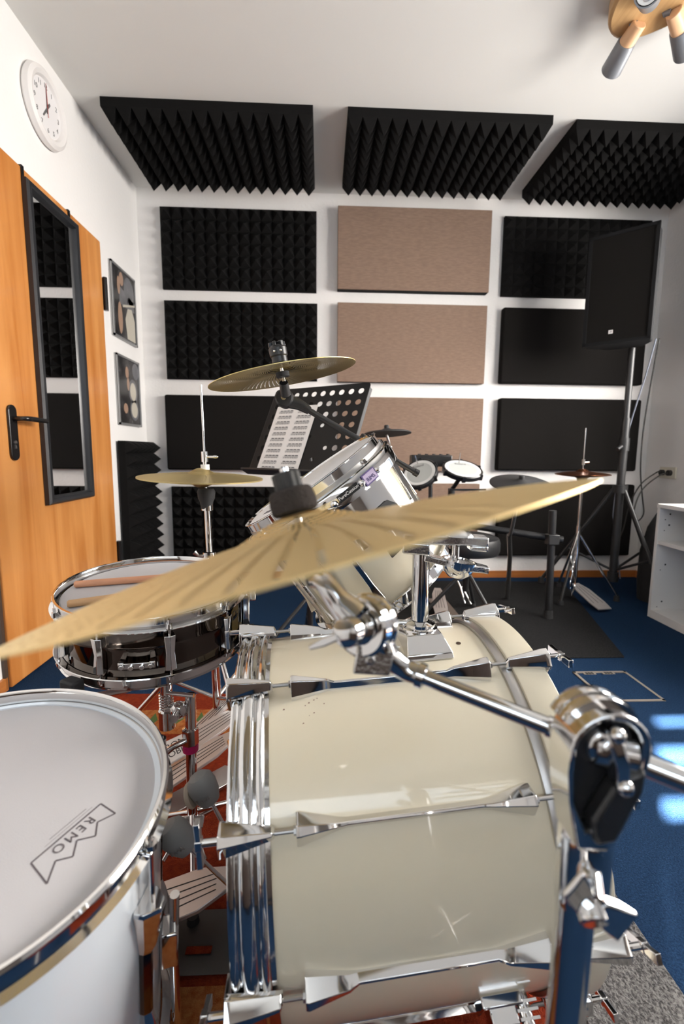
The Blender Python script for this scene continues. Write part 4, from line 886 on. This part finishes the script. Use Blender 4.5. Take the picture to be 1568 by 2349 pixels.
sh = thing('sheet_music', 'white page of drum notation resting on the black music stand', 'sheet music', mw=FM @ Matrix.Translation((.045, .0045, .003)))
FSh = FM @ Matrix.Translation((.045, .0045, .003)); SW, SHh = .212, .300
MB().bx((0, 0, 0), (SW, SHh, .0006)).build('page', M_['paper'], sh, mw=FSh)
for cx in (.016, .116):
    for j in range(11):
        b = MB(); y = SHh - .030 - j * .0262
        if y < .008: continue
        W_ = .078
        for k in range(5): b.bx((cx, y - .0045 + k * .0022, .0006), (cx + W_, y - .0043 + k * .0022, .0008))
        for q in range(16):
            x = cx + .008 + q * .0044; b.bx((x, y - .003, .0006), (x + .0009, y + .0085, .0009))
            if q % 2 == 0: b.bx((x - .0022, y - .0048, .0006), (x + .0006, y - .0018, .0010))
            if q % 4 == 0: b.bx((x, y + .0062, .0006), (x + .014, y + .0090, .0010))
        b.build('notation_line', M_['ink'], sh, mw=FSh)

# ------------------------------------------------------------------ electronic kit by the back wall
ek = thing('drum_rack', 'black tubular rack of the electronic drum kit on the charcoal mat', 'drum rack', (.9, 2.5, .008))
def rk(pts, nm='rack_tube', r=.019): return MB().tube(pts, r, 18).build(nm, M_['rackblk'], ek)
rk([(.80, 2.55, .50), (1.30, 2.40, .44)]); rk([(.36, 2.55, .52), (.80, 2.55, .50)])
rk([(1.245, 2.395, .032), (1.232, 2.395, .60)], 'rack_leg'); rk([(.38, 2.60, .032), (.38, 2.60, .62)], 'rack_leg'); rk([(.50, 2.62, .50), (.50, 2.62, .72)], 'rack_upright'); rk([(.74, 2.60, .50), (.74, 2.60, .70)], 'rack_upright')
for x, y in ((1.245, 2.395), (.38, 2.60)): MB().cyl((x, y, .008), (x, y, .05), .026, .022).build('rubber_foot', M_['rubber'], ek)
MB().box((1.236, 2.39, .445), (.06, .05, .055)).build('rack_clamp', M_['rackblk'], ek, bevel=.004)
MB().box((.80, 2.54, .50), (.06, .05, .055)).build('rack_clamp', M_['rackblk'], ek, bevel=.004)
MB().box((.80, 2.50, .70), (.20, .02, .01)).tube([(.62, 2.58, .50), (.62, 2.62, .82)], .012).build('module_arm', M_['rackblk'], ek)
md = thing('drum_module', 'black electronic drum sound module between the two white pads', 'drum module', (.62, 2.62, .84))
MB().box((.62, 2.625, .855), (.23, .08, .065)).build('module_case', M_['plastic'], md, bevel=.006)
for i in range(5): MB().cyl((.54 + i * .04, 2.555, .888), (.54 + i * .04, 2.555, .894), .009, n=14).build('knob', M_['rubber'], md)
def pad(lbl, c, n, r):
    F = frame(c, n); o = thing('drum_pad', lbl, 'electronic drum pad', mw=F)
    MB().lathe([(0, -.035), (r * .6, -.035), (r + .008, -.018), (r + .010, .004), (r + .004, .010), (r - .004, .006), (0, .0)], 48).build('pad_body', M_['plastic'], o, mw=F)
    MB().lathe([(r * .78, .0066), (r - .004, .0085), (r - .002, .007)], 48).build('pad_rim', M_['padrim'], o, mw=F)
    MB().lathe([(0, .005), (r * .8, .006)], 48).build('mesh_head', M_['meshhead'], o, mw=F)
    text('pad_lettering', 'Roland', .022, M_['logo'], o, F @ Matrix.Translation((0, r * .55, .0062)), .0002)
    for k in range(6):
        a = R(60 * k + 20); MB().box(((r + .008) * cos(a), (r + .008) * sin(a), -.006), (.018, .014, .03), None).build('pad_lug', M_['plastic'], o, mw=F)
    MB().cyl((.0, r * .75, 0), (.0, r * .75 + .02, .055), .003).build('pad_screw', M_['chrome'], o, mw=F)
    return o
pad('round white mesh drum pad on the left, crossed by black boom arm tip', (.525, 2.46, .79), (-.42, -.62, .66), .088)
pad('round white mesh drum pad on the right of the sound module', (.755, 2.46, .812), (.05, -.42, .90), .098)
for q in ([(.545, 2.50, .75), (.50, 2.62, .70)], [(.76, 2.50, .77), (.74, 2.60, .69)]): MB().tube(q, .012).build('pad_arm', M_['rackblk'], ek)
def padcym(lbl, c, n, r):
    F = frame(c, n); o = thing('cymbal_pad', lbl, 'cymbal pad', mw=F)
    MB().lathe([(0, .018), (.018, .016), (.030, .008), (r * .9, -.004), (r, -.010), (r, -.014), (0, -.012)], 48).build('pad_disc', M_['rubber'], o, mw=F)
    MB().lathe([(0, .034), (.010, .034), (.013, .030), (.013, .016), (0, .016)], 20).build('wing_nut', M_['rubber'], o, mw=F); return o
padcym('small black cymbal pad in front of the taupe panels', (.342, 2.45, 1.008), (-.05, .10, 1), .128)
padcym('wide black cymbal pad to the right of the white drum pads', (1.008, 2.30, .757), (-.02, -.28, 1), .152)
MB().tube([(.342, 2.45, .99), (.36, 2.47, .93), (.37, 2.56, .75), (.38, 2.60, .58)], .007, 12, 3).build('cymbal_arm', M_['steel'], ek)
MB().tube([(1.01, 2.32, .745), (1.015, 2.36, .60), (1.03, 2.44, .47), (1.03, 2.46, .46)], .009, 12, 3).tube([(1.03, 2.46, .46), (1.10, 2.60, .30), (1.15, 2.72, .012)], .013).build('cymbal_arm', M_['steel'], ek)
# stool
stl = thing('drum_stool', 'black round drum throne with thick padded seat by the rack', 'stool', (.78, 2.40, .008))
MB().lathe([(0, .492), (.13, .490), (.160, .478), (.168, .455), (.168, .415), (.160, .395), (0, .392)], 56, Matrix.Translation((.78, 2.40, -.022))).build('seat', M_['vinyl'], stl)
MB().cyl((.78, 2.40, .16), (.78, 2.40, .38), .016).build('post', M_['rackblk'], stl)
for k in range(3):
    a = R(-60 + 120 * k); d = Vector((cos(a), sin(a), 0)); p = Vector((.78, 2.40, .28)); q = p + d * .23; q.z = .026
    MB().tube([p, q], .011).build('leg', M_['rackblk'], stl); MB().cyl((q.x, q.y, .034), (q.x, q.y, .009), .013, .016).build('rubber_foot', M_['rubber'], stl)
# kick pedal of the e-kit
kp = thing('kick_pedal', 'small silver kick pedal on the mat beneath the drum throne', 'bass drum pedal', (.70, 2.60, .008))
pedal_board(kp, (.66, 2.42, .02), (.70, 2.68, .09), .08)
MB().bx((.65, 2.40, .0085), (.76, 2.72, .014)).build('base_plate', M_['steel'], kp)
MB().tube([(.84, 2.58, .03), (.82, 2.62, .12), (.80, 2.66, .17)], .005).tube([(.87, 2.56, .03), (.83, 2.62, .12)], .004).box((.80, 2.66, .185), (.022, .016, .022)).build('pedal_linkage', M_['chrome'], kp)
# bronze hi-hat stand
h2 = thing('hihat_stand', 'chrome hi-hat stand near the back wall beside the speaker stand', 'hi-hat stand', (1.59, 2.75, 0))
def hz(z): return Vector((1.583, 2.75, z))
MB().cyl(hz(.70), hz(1.055), .0032).build('pull_rod', M_['chrome'], h2); MB().cyl(hz(.835), hz(.868), .010).cyl(hz(.85), hz(.85) + Vector((.035, 0, .002)), .005).build('clutch', M_['chrome'], h2)
MB().cyl(hz(.44), hz(.775), .0095).build('upper_tube', M_['chrome'], h2); MB().cyl(hz(.10), hz(.46), .013).build('lower_tube', M_['chrome'], h2)
MB().lathe([(.004, 0), (.03, 0), (.028, -.03), (.014, -.045), (.004, -.05)], 24, Matrix.Translation(hz(.765))).build('cymbal_seat', M_['rubber'], h2)
for k, (dx, dy) in enumerate(((-.156, -.143), (.24, -.06), (.03, .24))):
    q = Vector((1.583 + dx, 2.75 + dy, .028)); MB().tube([hz(.42), q.lerp(hz(.42), .45), q], .008).build('leg', M_['chrome'] if k else M_['rackblk'], h2); MB().cyl((q.x, q.y, .034), (q.x, q.y, .009 if k == 0 else .001), .014, .018).build('rubber_foot', M_['rubber'], h2)
b = MB()
for s in (-1, 1): b.tube([hz(.43) + Vector((-.01, -.02, 0)), (1.545 + s * .006, 2.70, .36), (1.525 + s * .016, 2.68, .28), (1.515, 2.66, .20), (1.510 + s * .016, 2.64, .13), (1.50, 2.63, .055)], .0035, 8, 4)
b.build('linkage', M_['chrome'], h2)
pedal_board(h2, (1.625, 2.49, .018), (1.590, 2.75, .095), .10, grooves=3)
cymbal('hihat_cymbal', 'dark bronze upper hi-hat cymbal near the speaker stand', (1.583, 2.75, .812), (0, 0, 1), .155, M_['copper'], .042, .018, .014)
cymbal('hihat_cymbal', 'dark bronze lower hi-hat cymbal, upturned, near the speaker stand', (1.583, 2.75, .744), (0, 0, 1), .155, M_['copper'], .042, .018, .014, flip=True)

# ------------------------------------------------------------------ loudspeaker
FSp = Matrix.Translation((0, 0, 0))
A0, A1 = Vector((1.558, 2.80, 1.535)), Vector((1.806, 2.575, 1.540))   # front lower edge, left to right
sx = (A1 - A0); W_ = sx.length; sx = Vector((sx.x, sx.y, 0)).normalized(); sn_ = Vector((sx.y, -sx.x, 0)); HS = .60
# sn_ points out of the front
if sn_.y > 0: sn_ = -sn_
bk = -sn_
spk = thing('loudspeaker', 'big black loudspeaker with grille mounted on a tripod pole', 'loudspeaker', tuple(A0))
def sp_pt(s, d, z): return A0 + sx * s + bk * d + Vector((0, 0, z))
b = MB(); Dp = .30
b.loft([[sp_pt(0, 0, 0), sp_pt(W_, 0, 0), sp_pt(W_, .10, 0), sp_pt(W_ * .80, Dp, .02), sp_pt(W_ * .2, Dp, .02), sp_pt(0, .10, 0)], [sp_pt(0, 0, HS), sp_pt(W_, 0, HS), sp_pt(W_, .10, HS), sp_pt(W_ * .80, Dp, HS - .02), sp_pt(W_ * .2, Dp, HS - .02), sp_pt(0, .10, HS)]])
b.build('cabinet', M_['blackside'], spk, ang=20, bevel=.008)
b = MB()
for (a, c) in (((-.004, -.004), (W_ + .004, .014)), ((-.004, HS - .014), (W_ + .004, HS + .004)), ((-.004, 0), (.014, HS)), ((W_ - .014, 0), (W_ + .004, HS))):
    b.loft([[sp_pt(a[0], -.012, a[1]), sp_pt(c[0], -.012, a[1]), sp_pt(c[0], -.012, c[1]), sp_pt(a[0], -.012, c[1])], [sp_pt(a[0], .01, a[1]), sp_pt(c[0], .01, a[1]), sp_pt(c[0], .01, c[1]), sp_pt(a[0], .01, c[1])]])
b.build('front_frame', M_['blackside'], spk, flat=True)
b = MB().loft([[sp_pt(.012, -.006, .012), sp_pt(W_ - .012, -.006, .012), sp_pt(W_ - .012, -.006, HS - .012), sp_pt(.012, -.006, HS - .012)], [sp_pt(.012, .004, .012), sp_pt(W_ - .012, .004, .012), sp_pt(W_ - .012, .004, HS - .012), sp_pt(.012, .004, HS - .012)]])
b.build('grille', M_['foamedge'], spk, flat=True)
Fb = Matrix((sx, Vector((0, 0, 1)), sn_)).transposed().to_4x4(); Fb.translation = sp_pt(W_ * .42, -.0075, .062)
bg = MB().bx((-.011, -.010, 0), (.011, .010, .002), Fb).build('brand_badge', M_['paper'], spk)
text('badge_lettering', 'dB', .012, M_['ink'], bg, Fb @ Matrix.Translation((0, 0, .0022)), .0002)
for z in (.36, .26): MB().loft([[sp_pt(W_ * .93, .165, z), sp_pt(W_ * .90, .225, z), sp_pt(W_ * .90, .225, z + .075), sp_pt(W_ * .93, .165, z + .075)], [sp_pt(W_ * .955, .165, z), sp_pt(W_ * .925, .225, z), sp_pt(W_ * .925, .225, z + .075), sp_pt(W_ * .955, .165, z + .075)]]).build('side_handle', M_['rubber'], spk)
sp = thing('speaker_stand', 'tall black tripod speaker stand in the far right corner', 'speaker stand', (1.88, 2.86, 0))
px_, py_ = 1.872, 2.82
MB().cyl((px_, py_, 1.10), (px_, py_, 1.5365), .0185).build('upper_tube', M_['rackblk'], sp); MB().cyl((px_, py_, .12), (px_, py_, 1.12), .024).build('lower_tube', M_['rackblk'], sp)
MB().cyl((px_, py_, .92), (px_, py_, 1.0), .030).tube([(px_ - .02, py_ - .01, .95), (px_ - .06, py_ - .03, .93)], .012).build('height_clamp', M_['rackblk'], sp)
MB().box((px_ + .0, py_ - .026, .97), (.014, .006, .025)).build('lock_pin', M_['paper'], sp)
MB().cyl((px_, py_, .66), (px_, py_, .71), .042).build('leg_hub', M_['rackblk'], sp)
for dx, dy in ((-.28, .22), (.10, -.28), (.34, .12)):
    q = Vector((px_ + dx * 1.2, py_ + dy * 1.2, .03)); 
    if q.y > 3.2: q.y = 3.2
    MB().tube([(px_ + dx * .1, py_ + dy * .1, .68), q], .012).tube([(px_, py_, .16), Vector((px_ + dx * .1, py_ + dy * .1, .68)).lerp(q, .62)], .008).build('leg', M_['rackblk'], sp); MB().cyl((q.x, q.y, .045), (q.x, q.y, .001), .018, .022).build('rubber_foot', M_['rubber'], sp)
MB().cyl((px_, py_, .09), (px_, py_, .15), .032).build('lower_hub', M_['rackblk'], sp)
# cables and outlet
tag(MB().tube([(2.03, 2.84, 1.60), (2.03, 2.90, 1.40), (2.01, 2.98, 1.10), (1.99, 3.02, .80), (2.01, 3.08, .52), (2.04, 3.10, .40), (2.08, 3.05, .04)], .0045, 8, 6).build('speaker_cable', M_['cable'], None), 'thin blue-grey cable hanging down from the loudspeaker', 'cable')
tag(MB().tube([(2.05, 2.84, 1.60), (2.08, 2.92, 1.35), (2.10, 2.98, 1.05), (2.12, 3.0, .80), (2.17, 3.03, .62), (2.19, 3.03, .50), (2.14, 3.02, .45), (2.10, 3.0, .52), (2.14, 3.0, .66), (2.25, 3.0, .76), (2.300, 2.985, .778)], .0045, 8, 6).build('power_cable', M_['cableblk'], None), 'dark power cable looping from loudspeaker to the wall outlet', 'cable')
tag(MB().tube([(2.299, 3.05, .785), (2.26, 3.04, .78), (2.16, 3.04, .70), (2.10, 3.05, .56), (2.08, 3.06, .40), (2.06, 3.08, .30)], .0045, 8, 6).build('power_cable', M_['cableblk'], None), 'dark cable running down from the rear socket of the outlet', 'cable')
ol = thing('wall_outlet', 'beige double wall outlet with two black plugs above the white shelf', 'wall outlet', (XR, 3.02, .78))
MB().bx((XR - .012, 2.945, .742), (XR - .0005, 3.09, .818)).build('outlet_plate', M_['outlet'], ol, bevel=.003)
for y in (2.985, 3.052):
    MB().cyl((XR - .014, y, .78), (XR - .011, y, .78), .024).build('socket_rim', M_['outlet'], ol); MB().cyl((XR - .034, y, .78), (XR - .013, y, .78), .019, n=20).build('plug', M_['cableblk'], ol)

# ------------------------------------------------------------------ white shelf on the right
sf = thing('shelf_unit', 'low white open shelf unit against the right wall', 'shelf', (2.07, 1.85, 0))
sx0, sx1, sy0, sy1, sh_ = 1.832, XR - .015, 1.25, 2.43, .635
t_ = .020
for yy in (sy1 - t_, sy0): MB().bx((sx0, yy, 0), (sx1, yy + t_, sh_ - t_)).build('side_panel', M_['shelf'], sf, bevel=.001)
MB().bx((sx0 - .004, sy0 - .002, sh_ - t_), (sx1, sy1 + .002, sh_)).build('top_board', M_['shelf'], sf, bevel=.001)
MB().bx((sx0, sy0 + t_, .0), (sx1, sy1 - t_, .045)).build('bottom_board', M_['shelf'], sf, bevel=.001)
MB().bx((sx0 + .005, sy0 + t_, .415), (sx1, sy1 - t_, .435)).build('shelf_board', M_['shelf'], sf, bevel=.001)
MB().bx((sx1 - .006, sy0 + t_, .045), (sx1, sy1 - t_, sh_ - t_)).build('back_board', M_['shelf'], sf)
b = MB()
for z in (.58, .52, .30, .09):
    b.cyl((sx0 + .06, sy1 - t_ - .0006, z), (sx0 + .06, sy1 - t_ + .001, z), .005, n=12); b.cyl((sx0 + .035, sy1 - t_ - .0006, z - .03), (sx0 + .035, sy1 - t_ + .001, z - .03), .003, n=12)
b.build('peg_hole', M_['groove'], sf)
tag(MB().bx((1.95, 2.10, .4355), (2.25, 2.33, .495)).build('brown_case', M_['brownbox'], None, bevel=.02), 'dark brown case lying on the upper board of the white shelf', 'case')
tag(MB().bx((1.99, 2.02, .0455), (2.27, 2.22, .30)).build('black_case', M_['blackside'], None, bevel=.03), 'black case standing in the bottom of the white shelf', 'case')
tag(MB().bx((2.00, 2.05, sh_ + .0005), (2.28, 2.34, sh_ + .075)).build('paper_stack', M_['paper'], None, bevel=.004), 'white stack of papers lying on top of the shelf', 'papers')
# black gig bag leaning behind shelf
b = MB()
secs = []
for i, (z, w1, w2, yy) in enumerate(((.001, .20, .13, 2.86), (.12, .21, .14, 2.86), (.30, .19, .13, 2.88), (.45, .13, .10, 2.90), (.55, .05, .05, 2.92))):
    secs.append([(2.14 + w1 * .8 * cos(2 * pi * k / 20), yy - .16 + w2 * sin(2 * pi * k / 20), z) for k in range(20)])
tag(b.loft(secs).build('gig_bag', M_['bag'], None, ang=60), 'black gig bag slumped between the speaker stand and white shelf', 'bag')

# ------------------------------------------------------------------ groups of repeats
GR = {'foam_panel': 'black foam panels', 'acoustic_panel': 'flat acoustic panels on the back wall', 'poster': 'framed photographs on the left wall',
      'drumstick': 'drumsticks on the snare drum', 'drum_pad': 'white mesh drum pads', 'cymbal_pad': 'black cymbal pads', 'hihat_cymbal': 'hi-hat cymbals', 'hihat_stand': 'hi-hat stands', 'power_cable': 'cables in the corner'}
for o in COL.objects:
    k = o.name.split('.')[0]
    if o.parent is None and k in GR: o['group'] = GR[k]
